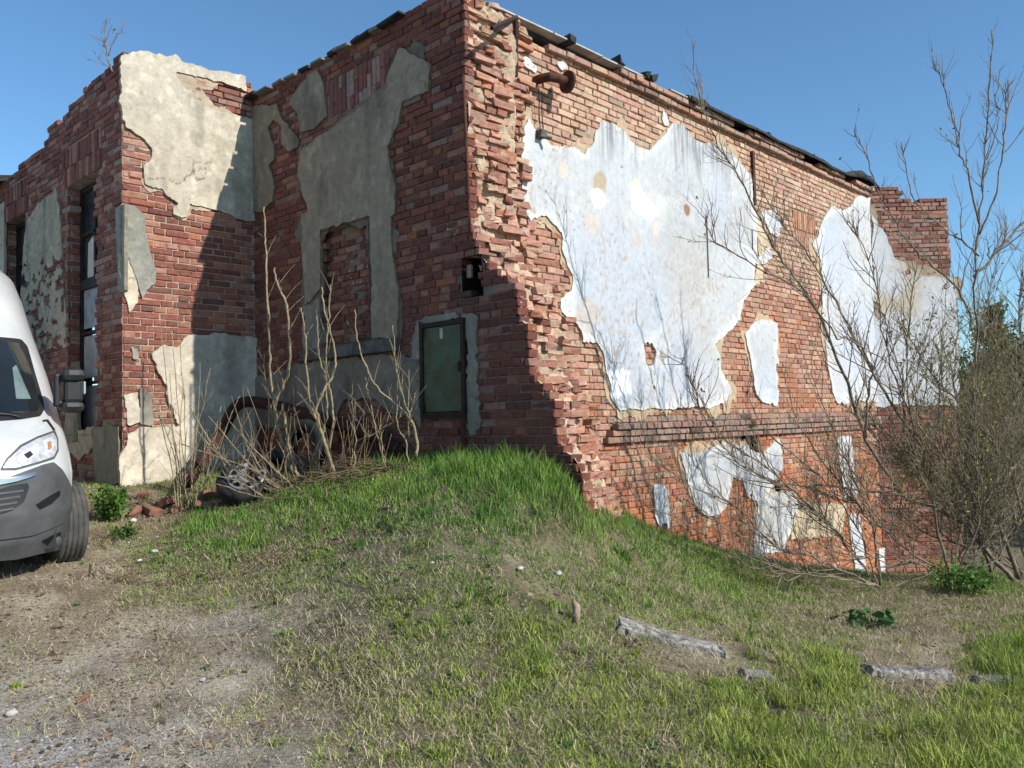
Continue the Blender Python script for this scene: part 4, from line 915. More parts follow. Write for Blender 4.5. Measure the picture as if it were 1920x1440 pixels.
def blades(name, x, y, h, wd, lean, col, mat, curlv=.5, zoff=-.005, horiz=None):
    n = len(x); z = ground(x, y) + zoff; a = RNG.uniform(0, 2 * np.pi, n); dx, dy = np.cos(a), np.sin(a)
    f = RNG.uniform(0, 2 * np.pi, n); wx, wy = np.cos(f) * wd / 2, np.sin(f) * wd / 2
    B = np.stack([x, y, z], 1); up = np.array([0, 0, 1.0])
    side = np.stack([wx, wy, np.zeros(n)], 1); dirv = np.stack([dx, dy, np.zeros(n)], 1)
    m = B + up * (h * .55 * np.sqrt(np.maximum(1 - lean ** 2 * .5, .05)))[:, None] + dirv * (h * lean * .35)[:, None]
    t = B + up * (h * np.sqrt(np.maximum(1 - lean ** 2, .02)))[:, None] + dirv * (h * lean)[:, None]
    V = np.stack([B - side, B + side, m - side * .8, m + side * .8, t], 1).reshape(-1, 3)
    b = np.arange(n)[:, None] * 5
    return np_mesh(name, V, [np.concatenate([b, b + 1, b + 3, b + 2], 1), np.concatenate([b + 2, b + 3, b + 4], 1)], mat, None, np.repeat(np.c_[col, np.ones(n)], 5, 0))
NB = 460000
x, y = scatter(NB, 2.6, 12.0, 1.15); z = ground(x, y, False); cv = cover(x, y, z)
clump = vn(x * 3.2, y * 3.2, 721) * .40 + vn(x * 10, y * 10, 723) * .35 + vn(x * 22, y * 22, 725) * .25
keep = RNG.random(len(x)) < np.clip(cv[:, 0] * 1.5 * smooth(.40 - .13 * cv[:, 0], .70 - .22 * cv[:, 0], clump), 0, 1); x, y, cv, clump = x[keep], y[keep], cv[keep], clump[keep]; py0 = proj(np.stack([x, y, ground(x, y, False)], -1))[1]
h = cv[:, 1] * np.where(py0 > 1000, .60, .70) * RNG.uniform(.45, 1.25, len(x)) * (.5 + .9 * clump); lean = np.clip(RNG.normal(.45, .22, len(x)), .02, .95)
lean = np.where(cv[:, 1] < .09, np.clip(lean + .12, 0, .96), lean * .8)
dist = np.hypot(x - CAMP[0], y - CAMP[1]); wd = .0026 + .0026 * RNG.random(len(x)) + .0004 * dist
kd = near_kerb(x, y); h = h * np.where(kd < .30, .6, 1); kk = (kd > .05) | (RNG.random(len(x)) < .5); x, y, cv, clump, h, lean, dist, wd = [v[kk] for v in (x, y, cv, clump, h, lean, dist, wd)]
px_, py_, _ = proj(np.stack([x, y, ground(x, y, False)], -1))
yel = smooth(1000, 1350, py_) * .55 + .35 * fbm(x * .9, y * .9, 727) + .12
yel = np.clip(yel, 0, 1)
gc = np.array([.155, .29, .05])[None] * (1 - yel[:, None]) + np.array([.38, .42, .085])[None] * yel[:, None]
gc = gc * RNG.uniform(.45, 1.4, (len(x), 1)) * (.75 + .5 * vn(x * 6, y * 6, 729))[:, None]; dead = RNG.random(len(x)) > cv[:, 2] * (.84 + .15 * smooth(.1, .18, cv[:, 1]))  # random blade tone, its dark end standing for blades in shadow
gc[dead] = (np.array([.46, .38, .23])[None] * RNG.uniform(.6, 1.25, (dead.sum(), 1))); h[dead] *= .75; lean[dead] = np.clip(lean[dead] + .3, 0, .985)
g = blades('grass', x, y, h, wd, lean, gc, M_GRASS); tag(g, 'patchy spring grass over the mound and yard', 'grass', kind='stuff')
# coarser tufts standing out of the turf
tx, ty = scatter(5200, 2.8, 10.5, 1.05); tz = ground(tx, ty, False); tc_ = cover(tx, ty, tz); k = RNG.random(len(tx)) < np.clip((tc_[:, 0] - .35) * .62, .010, 1); tx, ty, tc_ = tx[k], ty[k], tc_[k]
nb = RNG.integers(18, 55, len(tx)); ti = np.repeat(np.arange(len(tx)), nb); rr = np.repeat(RNG.uniform(.015, .06, len(tx)), nb)
x = tx[ti] + RNG.normal(0, 1, len(ti)) * rr; y = ty[ti] + RNG.normal(0, 1, len(ti)) * rr; k = outside(x, y); x, y, ti = x[k], y[k], ti[k]
th = np.clip(tc_[:, 1] * RNG.uniform(.8, 1.5, len(tx)), .05, .26); ppy = proj(np.stack([tx, ty, ground(tx, ty, False)], -1))[1]; tye = np.clip(smooth(980, 1300, ppy) * .8 + RNG.normal(.05, .22, len(tx)), 0, 1)
tcol = (np.array([.11, .23, .04])[None] * (1 - tye[:, None]) + np.array([.38, .43, .08])[None] * tye[:, None]) * RNG.uniform(.6, 1.15, (len(tx), 1))
n = len(x); bc = tcol[ti] * RNG.uniform(.65, 1.25, (n, 1)); dd_ = RNG.random(n) < .1; bc[dd_] = np.array([.44, .36, .20]) * RNG.uniform(.6, 1.1, (dd_.sum(), 1))
g = blades('grass_tufts', x, y, th[ti] * RNG.uniform(.5, 1.1, n), .0045 + .0035 * RNG.random(n), np.clip(RNG.normal(.5, .22, n), .02, .95), bc, M_GRASS); tag(g, 'taller coarse grass tufts standing out of the turf', 'grass', kind='stuff')
# low broad leaved weeds pressed into the turf
wx, wy = scatter(2600, 2.8, 9.5, 1.05); wz = ground(wx, wy, False); wc = cover(wx, wy, wz); k = RNG.random(len(wx)) < np.clip(wc[:, 0] * .6, .03, 1) * (vn(wx * 1.1, wy * 1.1, 751) > .45); wx, wy = wx[k], wy[k]
li = np.repeat(np.arange(len(wx)), 7); la = RNG.uniform(0, 2 * np.pi, len(li)); L = RNG.uniform(.018, .045, len(li)); W_ = L * RNG.uniform(.22, .38, len(li)); c_, s_ = np.cos(la), np.sin(la); zz = ground(wx[li], wy[li]) + .012; up = L * RNG.uniform(.1, .7, len(li))
Vw = np.stack([np.stack([wx[li], wy[li], zz], 1), np.stack([wx[li] + c_ * L * .6 - s_ * W_, wy[li] + s_ * L * .6 + c_ * W_, zz + up * .7], 1), np.stack([wx[li] + c_ * L * 1.2, wy[li] + s_ * L * 1.2, zz + up * .8], 1), np.stack([wx[li] + c_ * L * .6 + s_ * W_, wy[li] + s_ * L * .6 - c_ * W_, zz + up * .7], 1)], 1).reshape(-1, 3)
wcol = np.array([.10, .19, .05])[None] * RNG.uniform(.55, 1.35, (len(li), 1)); i4 = np.arange(len(li))[:, None] * 4
g = np_mesh('turf_weeds', Vw, [np.concatenate([i4, i4 + 1, i4 + 2, i4 + 3], 1)], M_LEAF, None, np.repeat(np.c_[wcol, np.ones(len(li))], 4, 0)); tag(g, 'small broad leaved weeds scattered through the turf', 'weeds', kind='stuff')
x, y = scatter(230000, 2.6, 11.5, 1.1); z = ground(x, y, False); cv = cover(x, y, z); cl = vn(x * 4, y * 4, 731)
keep = RNG.random(len(x)) < np.clip((.22 + .45 * np.minimum(cv[:, 0] * 1.6, 1)) * smooth(.15, .6, cl) * (1 - .7 * cv[:, 3]), 0, 1); x, y = x[keep], y[keep]; n = len(x)
g = blades('dry_straw', x, y, RNG.uniform(.03, .12, n), RNG.uniform(.002, .0045, n), RNG.uniform(.9, .995, n), np.array([.54, .45, .29])[None] * RNG.uniform(.2, 1.3, (n, 1)), M_GRASS, zoff=.006)
tag(g, 'dead straw and leaf litter lying in the thin grass', 'straw', kind='stuff')
# gravel and crumbs of stone
x, y = scatter(60000, 2.5, 9.0, 1.25); z = ground(x, y, False); cv = cover(x, y, z)
keep = RNG.random(len(x)) < np.clip(cv[:, 3] * .9 + .10 * (1 - cv[:, 0]), 0, 1); x, y = x[keep], y[keep]; z = ground(x, y); n = len(x)
oc = np.array([(1,0,0),(0,1,0),(-1,0,0),(0,-1,0),(0,0,1),(0,0,-1)], float); of = np.array([(0,1,4),(1,2,4),(2,3,4),(3,0,4),(1,0,5),(2,1,5),(3,2,5),(0,3,5)])
s = RNG.lognormal(-5.25, .45, n); S = s[:, None, None] * oc[None] * RNG.uniform(.6, 1.3, (n, 6, 1)) + RNG.normal(0, .15, (n, 6, 3)) * s[:, None, None]; S[:, :, 2] *= .65
V = (np.stack([x, y, z + s * .2], 1)[:, None] + S).reshape(-1, 3); F = (np.arange(n)[:, None, None] * 6 + of[None]).reshape(-1, 3)
gcol = np.array([.30, .29, .27])[None] * RNG.uniform(.5, 1.7, (n, 1)) * RNG.uniform(.93, 1.07, (n, 3))
g = np_mesh('gravel', V, [F], M_MORTAR, None, np.repeat(np.c_[gcol, np.zeros(n)], 6, 0)); tag(g, 'pale gravel and stone crumbs trodden into the yard', 'gravel', kind='stuff')

x, y = scatter(90000, 2.5, 9.5, 1.2); z = ground(x, y, False); cv = cover(x, y, z); cl = vn(x * 2.5, y * 2.5, 741)
keep = RNG.random(len(x)) < np.clip((1.1 - .75 * cv[:, 0]) * smooth(.25, .7, cl), .03, 1); x, y = x[keep], y[keep]; z = ground(x, y); n = len(x)
s = RNG.lognormal(-5.0, .5, n); S = s[:, None, None] * oc[None] * RNG.uniform(.6, 1.4, (n, 6, 1)) + RNG.normal(0, .2, (n, 6, 3)) * s[:, None, None]; S[:, :, 2] *= .6
V = (np.stack([x, y, z + s * .1], 1)[:, None] + S).reshape(-1, 3); F = (np.arange(n)[:, None, None] * 6 + of[None]).reshape(-1, 3)
gcol = np.array([.22, .165, .11])[None] * RNG.uniform(.3, 1.6, (n, 1)) * RNG.uniform(.93, 1.07, (n, 3))
g = np_mesh('soil_crumbs', V, [F], M_MORTAR, None, np.repeat(np.c_[gcol, np.zeros(n)], 6, 0)); tag(g, 'crumbs of dry brown soil on the trodden ground', 'soil', kind='stuff')
# ------------------------------------------------------------------ vegetation
def crop6(pts): return [(340 + .3611 * a, 480 + .3611 * b) for a, b in pts]
def catmull(P, n=6):
    P = np.asarray(P, float)
    if len(P) < 3: return np.linspace(P[0], P[-1], n)
    Q = np.concatenate([[2 * P[0] - P[1]], P, [2 * P[-1] - P[-2]]]); out = []
    for i in range(1, len(Q) - 2):
        for t in np.linspace(0, 1, n, endpoint=False):
            out.append(.5 * ((2 * Q[i]) + (-Q[i - 1] + Q[i + 1]) * t + (2 * Q[i - 1] - 5 * Q[i] + 4 * Q[i + 1] - Q[i + 2]) * t ** 2 + (-Q[i - 1] + 3 * Q[i] - 3 * Q[i + 1] + Q[i + 2]) * t ** 3))
    out.append(P[-1]); return np.array(out)
def stem_pts(pts, d0, d1):
    n = len(pts); return catmull([at(px, py, d0 + (d1 - d0) * i / (n - 1)) for i, (px, py) in enumerate(pts)], 5)
def stem(pts, d0, d1, r0, r1, parent, mat, k=7, name='stem', kink=.01):
    P = stem_pts(pts, d0, d1); P[1:-1] += RNG.normal(0, kink * .5, P[1:-1].shape); t = np.linspace(0, 1, len(P)); m = MB()
    r0 = r0 * .88; R = r0 + (r1 - r0) * t ** .8; R = R * (1 + .10 * RNG.normal(0, 1, len(P)) * (t > .1))
    m.tube(P, np.maximum(R, r1 * .6), k); return m.build(name, mat, parent, smooth=True), P
def sapling(label, group, stems, twigs=6):
    b = stems[0]; base = at(*b[0][0], b[1]); s = empty('bare_sapling', base); tag(s, label, 'sapling', group)
    tw = MB()
    for pts, d0, d1, r0, r1 in stems:
        _, P = stem(pts, d0, d1, r0, r1, s, M_BARKPALE)
        for _ in range(twigs * 2):
            i = RNG.integers(len(P) // 4, len(P) - 1); dr = np.array([RNG.normal(0, .45), RNG.normal(0, .45), 1.0]) * RNG.uniform(.03, .24)
            tw.tube([P[i], P[i] + dr * .5, P[i] + dr + RNG.normal(0, .01, 3)], [.0034, .0026, .0014], 4)
    if twigs: tw.build('twigs', M_BARKPALE, s)
SG = 'coppiced saplings by the shaded wall'
C = crop6
sapling('tallest pale bare sapling, its pole reaching highest in the inner wall corner', SG,
        [(C([(600,1180),(540,1040),(505,900),(482,760),(466,640),(460,450),(450,280),(440,0),(436,-130),(430,-255)]), 8.4, 8.7, .026, .007),
         (C([(612,1185),(525,970),(486,800),(500,740),(535,660),(562,560),(552,290),(515,180),(490,110),(483,60)]), 8.35, 8.5, .026, .008),
         (C([(622,1190),(575,1060),(545,900),(528,765)]), 8.3, 8.3, .022, .012), (C([(500,900),(460,780),(435,620),(430,505)]), 8.5, 8.6, .010, .005)], 5)
sapling('forked pale sapling leaning left under the stone window ledge', SG,
        [(C([(795,1150),(745,970),(705,850),(690,820),(660,700),(645,450),(636,350),(622,270)]), 8.0, 8.2, .022, .006),
         (C([(800,1160),(760,1010),(715,880),(705,790),(745,690),(785,620),(800,560),(790,450),(760,350),(735,240),(728,160)]), 7.95, 8.1, .021, .006),
         (C([(770,1000),(788,850),(780,715),(752,640),(718,520),(707,400),(705,310)]), 8.0, 8.1, .014, .005),
         (C([(680,1060),(740,900),(755,800),(748,600),(757,420),(768,250),(773,150)]), 8.1, 8.15, .014, .005)], 5)
sapling('slender curved sapling growing beside the green hatch', SG,
        [(C([(1222,1040),(1222,940),(1182,835),(1100,760),(1000,660),(955,560),(915,430),(900,280)]), 7.7, 7.9, .016, .006),
         (C([(1205,880),(1160,760),(1128,640),(1108,520),(1098,360)]), 7.7, 7.8, .010, .004), (C([(1180,1080),(1165,960),(1125,890),(1118,760),(1120,640),(1122,560)]), 7.7, 7.8, .009, .004),
         (C([(1180,940),(1178,800),(1182,590)]), 7.7, 7.75, .006, .003), (C([(1180,830),(1200,780),(1216,710)]), 7.7, 7.75, .006, .003)], 3)
sapling('thin upright shoots in front of the rusty pipe', SG,
        [(C([(1060,1100),(1030,980),(1000,850),(970,720),(953,630)]), 7.8, 7.9, .010, .004), (C([(1058,1080),(1040,950),(1038,810)]), 7.8, 7.85, .007, .004),
         (C([(888,1130),(903,1000),(905,900),(890,800),(880,715)]), 7.9, 8.0, .009, .004), (C([(892,1130),(886,1000),(900,860),(888,760)]), 7.95, 8.0, .006, .003), (C([(955,950),(945,860),(950,790)]), 7.9, 7.9, .004, .003),
         (C([(915,960),(1060,890),(1150,825)]), 7.85, 7.75, .006, .004)], 2)
fan = []
for a, b in [((350,950),(322,620)), ((352,952),(375,680)), ((345,952),(330,560)), ((360,955),(395,690)), ((340,950),(285,740)), ((366,955),(415,760)), ((330,948),(262,650)), ((358,956),(436,770)), ((335,950),(318,700)), ((362,952),(386,810)),
             ((348,945),(299,600)), ((372,955),(452,735)), ((352,945),(345,705)), ((365,950),(408,790))]:
    mx = ((a[0] * .6 + b[0] * .4) + RNG.uniform(-12, 12), a[1] * .6 + b[1] * .4); fan.append(([a, mx, b], 8.4 + RNG.uniform(-.2, .2), 8.6 + RNG.uniform(-.3, .3), RNG.uniform(.006, .010), .003))
sapling('fan of thin bare suckers in front of the annex corner', SG, fan, 3)
fan = []
for a, b, c in [((560,935),(470,880),(340,832)), ((570,930),(500,900),(390,780)), ((545,938),(450,890),(362,800)), ((575,930),(540,905),(430,790)), ((520,945),(440,900),(372,890)), ((585,930),(470,925),(405,850)), ((550,940),(420,860),(355,760)), ((600,930),(520,915),(460,830)), ((540,945),(480,930),(395,905))]:
    fan.append(([a, b, c], 7.9 + RNG.uniform(-.15, .15), 8.2 + RNG.uniform(-.3, .3), RNG.uniform(.010, .018), .005))
sapling('pale cut branches sprawling low over the discarded wheel', SG, fan, 5)
# heap of dead twigs
m = MB()
for _ in range(420):
    px = RNG.normal(640, 85); py = RNG.uniform(905, 950); p = at(px, py, RNG.uniform(7.7, 8.5)); g_ = float(ground(p[0], p[1], False)); p[2] = g_ + RNG.uniform(0, .16) * max(0, 1 - abs(px - 650) / 190)
    a = RNG.uniform(0, 2 * math.pi); L = RNG.uniform(.12, .5); e = p + np.array([math.cos(a) * L, math.sin(a) * L, RNG.normal(0, .06)]); mid = (p + e) / 2 + RNG.normal(0, .025, 3)
    m.tube([p, mid, e], [RNG.uniform(.003, .007), .004, .002], 4, cap=False)
for _ in range(260):
    px = RNG.uniform(170, 620); py = RNG.uniform(940, 1040); d = 1580 * .86 / (py - 800) * 1.02; d = float(np.clip(d, 6.6, 8.8)); p = at(px, py, d); p[2] = float(ground(p[0], p[1], False)) + .012
    a = RNG.normal(.6, .7); L = RNG.uniform(.08, .4); e = p + np.array([math.cos(a) * L, math.sin(a) * L, 0]); e[2] = float(ground(e[0], e[1], False)) + .015
    m.tube([p, (p + e) / 2 + RNG.normal(0, .01, 3), e], [.004, .004, .002], 4, cap=False)
ds = MB()
for _ in range(75):
    px = RNG.normal(620, 95); q0 = (px, RNG.uniform(890, 930)); q1 = (px + RNG.normal(0, 45), q0[1] - RNG.uniform(40, 190)); d = RNG.uniform(7.9, 8.7)
    ds.tube(stem_pts([q0, ((q0[0] + q1[0]) / 2 + RNG.normal(0, 12), (q0[1] + q1[1]) / 2), q1], d, d + RNG.uniform(-.2, .3)), .0035, 3, cap=False)
tag(ds.build('dead_stalks', M_DEADTWIG), 'thin dead weed stalks standing among the pale saplings', 'stalks', kind='stuff')
o = m.build('brushwood', M_DEADTWIG); tag(o, 'tangle of dead twigs and cut brushwood at the wall foot', 'brushwood', kind='stuff')

# --- bare willow scrub on the right
class Twigs:
    """thin three and four sided tubes gathered fast"""
    def __init__(s): s.V = []; s.Q = []; s.n = 0
    def tube(s, P, R, k=4):
        n = len(P); T = np.gradient(P, axis=0); T /= np.maximum(np.linalg.norm(T, axis=1, keepdims=True), 1e-9)
        A = np.cross(T, [0.31, .17, .93]); A /= np.maximum(np.linalg.norm(A, axis=1, keepdims=True), 1e-9); B = np.cross(T, A); t = np.arange(k) * 2 * np.pi / k
        V = P[:, None] + np.asarray(R)[:, None, None] * (np.cos(t)[None, :, None] * A[:, None] + np.sin(t)[None, :, None] * B[:, None]); V = V.reshape(-1, 3)
        i = (np.arange(n - 1)[:, None] * k + np.arange(k)[None]).ravel(); j = (np.arange(n - 1)[:, None] * k + (np.arange(k)[None] + 1) % k).ravel()
        s.Q.append(np.stack([i, j, j + k, i + k], 1) + s.n); s.V.append(V); s.n += len(V)
    def build(s, name, mat, parent): return np_mesh(name, np.concatenate(s.V), [np.concatenate(s.Q)], mat, parent, smoothf=True)
def grow_path(p, d, L, n, up=.25, wob=.12):
    P = [p]; st = L / n
    for _ in range(n):
        d = d + RNG.normal(0, wob, 3) + np.array([0, 0, up * .3]); d = d / np.linalg.norm(d); P.append(P[-1] + d * st)
    return np.array(P)
BUDS = []; DM = 2.6
def branch_out(tw, P, r, lvl, dens, Lr, up):
    """side shoots along a limb"""
    seg = np.linalg.norm(np.diff(P, axis=0), axis=1); L = seg.sum(); n = max(1, int(L * dens))
    for _ in range(n):
        f = RNG.uniform(.18, 1.0); i = min(int(f * (len(P) - 1)), len(P) - 2); p = P[i] + (P[i + 1] - P[i]) * RNG.random(); t = P[i + 1] - P[i]; t /= np.linalg.norm(t)
        q = RNG.normal(0, 1, 3); q -= t * q.dot(t); q /= np.linalg.norm(q); ang = RNG.uniform(.4, .95); d = t * math.cos(ang) + q * math.sin(ang)
        l = RNG.uniform(*Lr) * (1.25 - .95 * f); c = grow_path(p, d, l, 6, up, .13); rr = max(.0016, min(r * .5, .0045 + .004 * l)); tt = np.linspace(1, .35, len(c))
        tw.tube(c, rr * tt, 4 if lvl == 0 else 3)
        for qv in c[1:]:
            if RNG.random() < .5: BUDS.append(qv)
        if lvl < 1: branch_out(tw, c, rr, lvl + 1, min(dens, 8.0), (Lr[0] * .3, Lr[1] * .5), up)
def shrub(label, group, limbs, dens=4.0, Lr=(.3, 1.1), up=.35, mat=M_BARK, name='bare_shrub', cat='shrub', extra=0):
    b = limbs[0]; s = empty(name, at(*b[0][0], b[1])); tag(s, label, cat, group); tw = Twigs()
    for _ in range(extra):
        pts, d0, d1, r0, r1 = limbs[RNG.integers(len(limbs))]; q = np.array(pts, float); sh = np.linspace(0, 1, len(q)); q[:, 0] += sh * RNG.normal(0, 70) + sh * (1 - sh) * RNG.normal(0, 80); q[:, 1] += sh * RNG.normal(10, 60); limbs = limbs + [([tuple(v) for v in q], d0 + RNG.uniform(-.2, .2), d1 + RNG.uniform(-.5, .5), r0 * RNG.uniform(.4, .75), r1 * .8)]
    for pts, d0, d1, r0, r1 in limbs:
        _, P = stem(pts, d0, d1, r0, r1, s, mat, 7, 'branch', .02); branch_out(tw, P, r0, 0, dens * DM, Lr, up)
    tw.build('twigs', M_TWIG, s); return s
BG = 'bare willow bushes right of the building'
shrub('tallest bare willow bush, its thin top shoots standing far above the wall against the sky', BG, [
    ([(1862,1090),(1832,980),(1815,870),(1822,760),(1832,640),(1826,540),(1836,420),(1848,300),(1853,200),(1859,55)], 9.4, 9.0, .026, .005),
    ([(1822,620),(1812,566),(1770,515),(1715,472),(1675,410),(1646,360),(1622,290),(1603,244)], 9.2, 8.8, .017, .005),
    ([(1836,480),(1800,450),(1762,425),(1715,374),(1698,310),(1690,266)], 9.1, 8.8, .012, .004),
    ([(1836,420),(1815,330),(1798,280),(1784,208),(1765,150),(1750,115)], 9.0, 8.8, .013, .004),
    ([(1827,520),(1870,470),(1905,430),(1960,380)], 9.1, 9.3, .018, .010),
    ([(1836,440),(1868,360),(1880,270),(1885,200),(1890,150)], 9.0, 9.0, .013, .004),
    ([(1850,300),(1872,230),(1868,190),(1875,130)], 9.0, 9.0, .007, .003)], 3.0, (.25, .75), .5)
shrub('broad bare willow bush with long limbs arching left across the white wall', BG, [
    ([(1905,1095),(1806,985),(1715,935),(1694,929),(1625,825),(1590,720),(1542,605),(1490,520),(1441,447),(1395,350),(1347,273),(1318,205),(1300,130)], 9.3, 8.3, .032, .004),
    ([(1910,1085),(1860,960),(1806,905),(1715,817),(1642,710),(1590,610),(1530,500),(1470,420),(1430,360)], 9.4, 8.6, .030, .005),
    ([(1694,929),(1560,912),(1461,905),(1390,870),(1330,800),(1290,700),(1280,670)], 8.9, 8.2, .015, .004),
    ([(1625,821),(1628,740),(1634,684),(1600,640),(1569,636)], 8.7, 8.4, .016, .006),
    ([(1569,636),(1504,546),(1400,490),(1340,450),(1318,405)], 8.5, 8.1, .010, .004),
    ([(1806,905),(1700,760),(1660,640),(1640,520),(1600,420)], 9.1, 8.8, .014, .004),
    ([(1715,817),(1700,700),(1705,600),(1720,480)], 9.0, 8.8, .012, .004)], 3.6, (.35, 1.0), .4)
shrub('low bare willow bush sprawling to the left along the foot of the wall', BG, [
    ([(1646,1100),(1610,1085),(1540,1050),(1461,1028),(1401,968),(1330,905),(1289,850)], 8.6, 8.0, .020, .004),
    ([(1646,1098),(1600,1040),(1555,985),(1500,930),(1440,880),(1350,812),(1310,740)], 8.7, 8.3, .017, .004),
    ([(1640,1098),(1540,1080),(1460,1075),(1380,1050),(1300,990),(1200,935),(1170,905)], 8.5, 7.8, .014, .003),
    ([(1650,1098),(1640,1000),(1600,900),(1560,800),(1520,700)], 8.7, 8.6, .015, .004),
    ([(1420,1015),(1350,985),(1290,930),(1260,830)], 8.1, 7.9, .008, .003), ([(1380,950),(1290,905),(1220,850),(1200,760)], 8.1, 7.8, .007, .003)], 4.2, (.3, .9), .5, extra=3)
shrub('dense bare willow bush with upright stems between the low bush and the right edge', BG, [
    ([(1782,1085),(1760,1000),(1745,930),(1700,830),(1690,720),(1660,600)], 9.0, 9.0, .020, .004),
    ([(1786,1085),(1800,980),(1770,860),(1760,740),(1770,620)], 9.1, 9.2, .018, .004),
    ([(1780,1085),(1700,1030),(1620,960),(1570,900),(1500,800),(1470,700)], 8.9, 8.5, .016, .004),
    ([(1790,1088),(1850,1010),(1880,900),(1900,780),(1905,640)], 9.1, 9.4, .018, .004),
    ([(1784,1090),(1730,1060),(1660,1045),(1580,1040),(1500,1000)], 8.9, 8.4, .012, .003)], 5.5, (.3, 1.0), .4, extra=9)
shrub('bare willow bush filling the right edge, behind the others', BG, [
    ([(1930,1080),(1900,960),(1870,840),(1850,700),(1880,560)], 10.0, 10.2, .024, .005), ([(1935,1080),(1900,900),(1820,780),(1740,690),(1690,600)], 10.0, 9.8, .022, .005),
    ([(1940,1085),(1960,900),(1930,760),(1910,600),(1925,480)], 10.2, 10.5, .022, .005), ([(1925,1080),(1840,1000),(1760,900),(1700,850),(1620,770)], 9.9, 9.5, .016, .004),
    ([(1925,1085),(1850,1040),(1740,1000),(1650,930)], 9.8, 9.2, .014, .004)], 5.5, (.35, 1.2), .4, extra=12)
# dark brambly undergrowth low in front of the far end of the wall
shrub('thicket of dark brambles low against the far end of the long wall', BG, [
    ([(1700,1070),(1640,960),(1600,880),(1560,830)], 11.8, 12.0, .012, .004), ([(1720,1070),(1690,930),(1720,850),(1760,790)], 12.0, 12.4, .012, .004), ([(1760,1070),(1800,930),(1790,820),(1740,760)], 12.2, 12.6, .012, .004),
    ([(1800,1070),(1850,950),(1880,860),(1860,780)], 12.2, 12.6, .012, .004), ([(1690,1072),(1580,1010),(1540,960),(1520,900)], 11.5, 11.5, .010, .003), ([(1860,1075),(1905,960),(1925,860)], 12, 12, .012, .004)], 8.0, (.4, 1.2), .25)
# roof birch
rb = empty('young_birch', W4.P(W4.uv(211, 135)[0], W4.uv(211, 135)[1], 0)); tag(rb, 'small leafless birch growing out of the annex wall top against the sky', 'tree')
tw = Twigs(); pd = (CAMP - np.array([0, 0, 0])); dB = float(((W4.P(W4.uv(211, 135)[0], 0, 0) - CAMP) @ RW)[2])
for pts, r0 in [([(211,135),(203,110),(199,85),(196,58),(198,32)], .013), ([(203,105),(214,75),(228,55),(233,42)], .007), ([(200,90),(190,70),(192,45)], .006), ([(208,127),(190,115),(175,95)], .006), ([(199,80),(182,72),(174,66)], .004)]:
    _, P = stem(pts, dB, dB, r0, .003, rb, M_BARK, 6, 'branch'); branch_out(tw, P, r0, 0, 12, (.08, .3), .3)
tw.build('twigs', M_TWIG, rb)
# thin leafless shoots growing from the roof edge over the long wall
# opening buds and young leaves
def leaf_cloud(name, C_, size, base, parent=None, var=.35, mat=M_LEAF, asp=.5, hang=0.0):
    C_ = np.asarray(C_); n = len(C_); a = RNG.normal(0, 1, (n, 3)); a /= np.linalg.norm(a, axis=1, keepdims=True); b = np.cross(a, RNG.normal(0, 1, (n, 3))); b /= np.linalg.norm(b, axis=1, keepdims=True)
    s = (size * RNG.uniform(.6, 1.4, n))[:, None]; nn = np.cross(a, b)
    V = np.stack([C_ - a * s, C_ - b * s * asp + nn * s * .12, C_ + a * s, C_ + b * s * asp + nn * s * .12], 1).reshape(-1, 3); i = np.arange(n)[:, None] * 4
    col = np.array(base)[None] * RNG.uniform(1 - var, 1 + var, (n, 1)) * RNG.uniform(.9, 1.1, (n, 3))
    return np_mesh(name, V, [np.concatenate([i, i + 1, i + 2, i + 3], 1)], mat, parent, np.repeat(np.c_[col, np.ones(n)], 4, 0))
# background trees
def far_tree(name, label, group, x, y, hgt, rad, n, colr, leaf, conical=False, trunk=.16):
    gx, gy = camxy(x, y); gz = float(ground(gx, gy, False)); t = empty(name, (gx, gy, gz)); tag(t, label, 'tree', group)
    b = np.array([gx, gy, gz]); m = MB(); m.tube([b, b + [.1, .0, hgt * .4], b + [0, .1, hgt * .92]], [trunk, trunk * .7, .03], 8)
    cl = []
    nb = 46 if conical else 34
    for k in range(nb):
        f = RNG.uniform(.12, .98) if conical else RNG.uniform(.3, .95); a = RNG.uniform(0, 2 * np.pi)
        r = rad * ((1 - f) * 1.05 + .06 if conical else math.sqrt(max(.05, 1 - ((f - .6) / .45) ** 2)))
        p0 = b + [0, 0, hgt * f * (.97 if conical else .8)]; e = b + [math.cos(a) * r, math.sin(a) * r, hgt * f - (.15 * r if conical else -.1)]
        m.tube([p0, (p0 + e) / 2 + RNG.normal(0, .08, 3), e], [.05 * (1 - f) + .02, .02, .008], 4, cap=False)
        k_ = n // nb; s = RNG.random(k_) ** .6; cl.append(p0[None] + (e - p0)[None] * s[:, None] + RNG.normal(0, .10 + .11 * r, (k_, 3)) * np.array([1, 1, .6]))
    m.build('trunk', M_BARK, t); leaf_cloud('crown', np.concatenate(cl), leaf, colr, t, .5)
TG = 'trees beyond the far end of the building'
far_tree('conifer', 'dark green spruce rising behind the willow twigs at the right edge', TG, 14.6, 22, 8.3, 2.3, 9000, (.06, .09, .03), .08, True)
far_tree('conifer', 'shorter olive green pine just right of the angled brick wall end', TG, 12.6, 22, 5.6, 1.6, 6000, (.10, .125, .045), .07, True)
far_tree('leafy_tree', 'yellow green budding tree low behind the scrub at the right edge', TG, 11.3, 17.5, 4.4, 1.9, 9000, (.12, .13, .035), .05)
far_tree('leafy_tree', 'dull green bushy tree farthest right behind the bushes', TG, 14.3, 18, 4.6, 2.4, 11000, (.06, .085, .03), .06)
far_tree('leafy_tree', 'mid green round tree behind the broken wall end', TG, 17.5, 30, 5.5, 3.2, 11000, (.05, .075, .028), .09)
wood = []
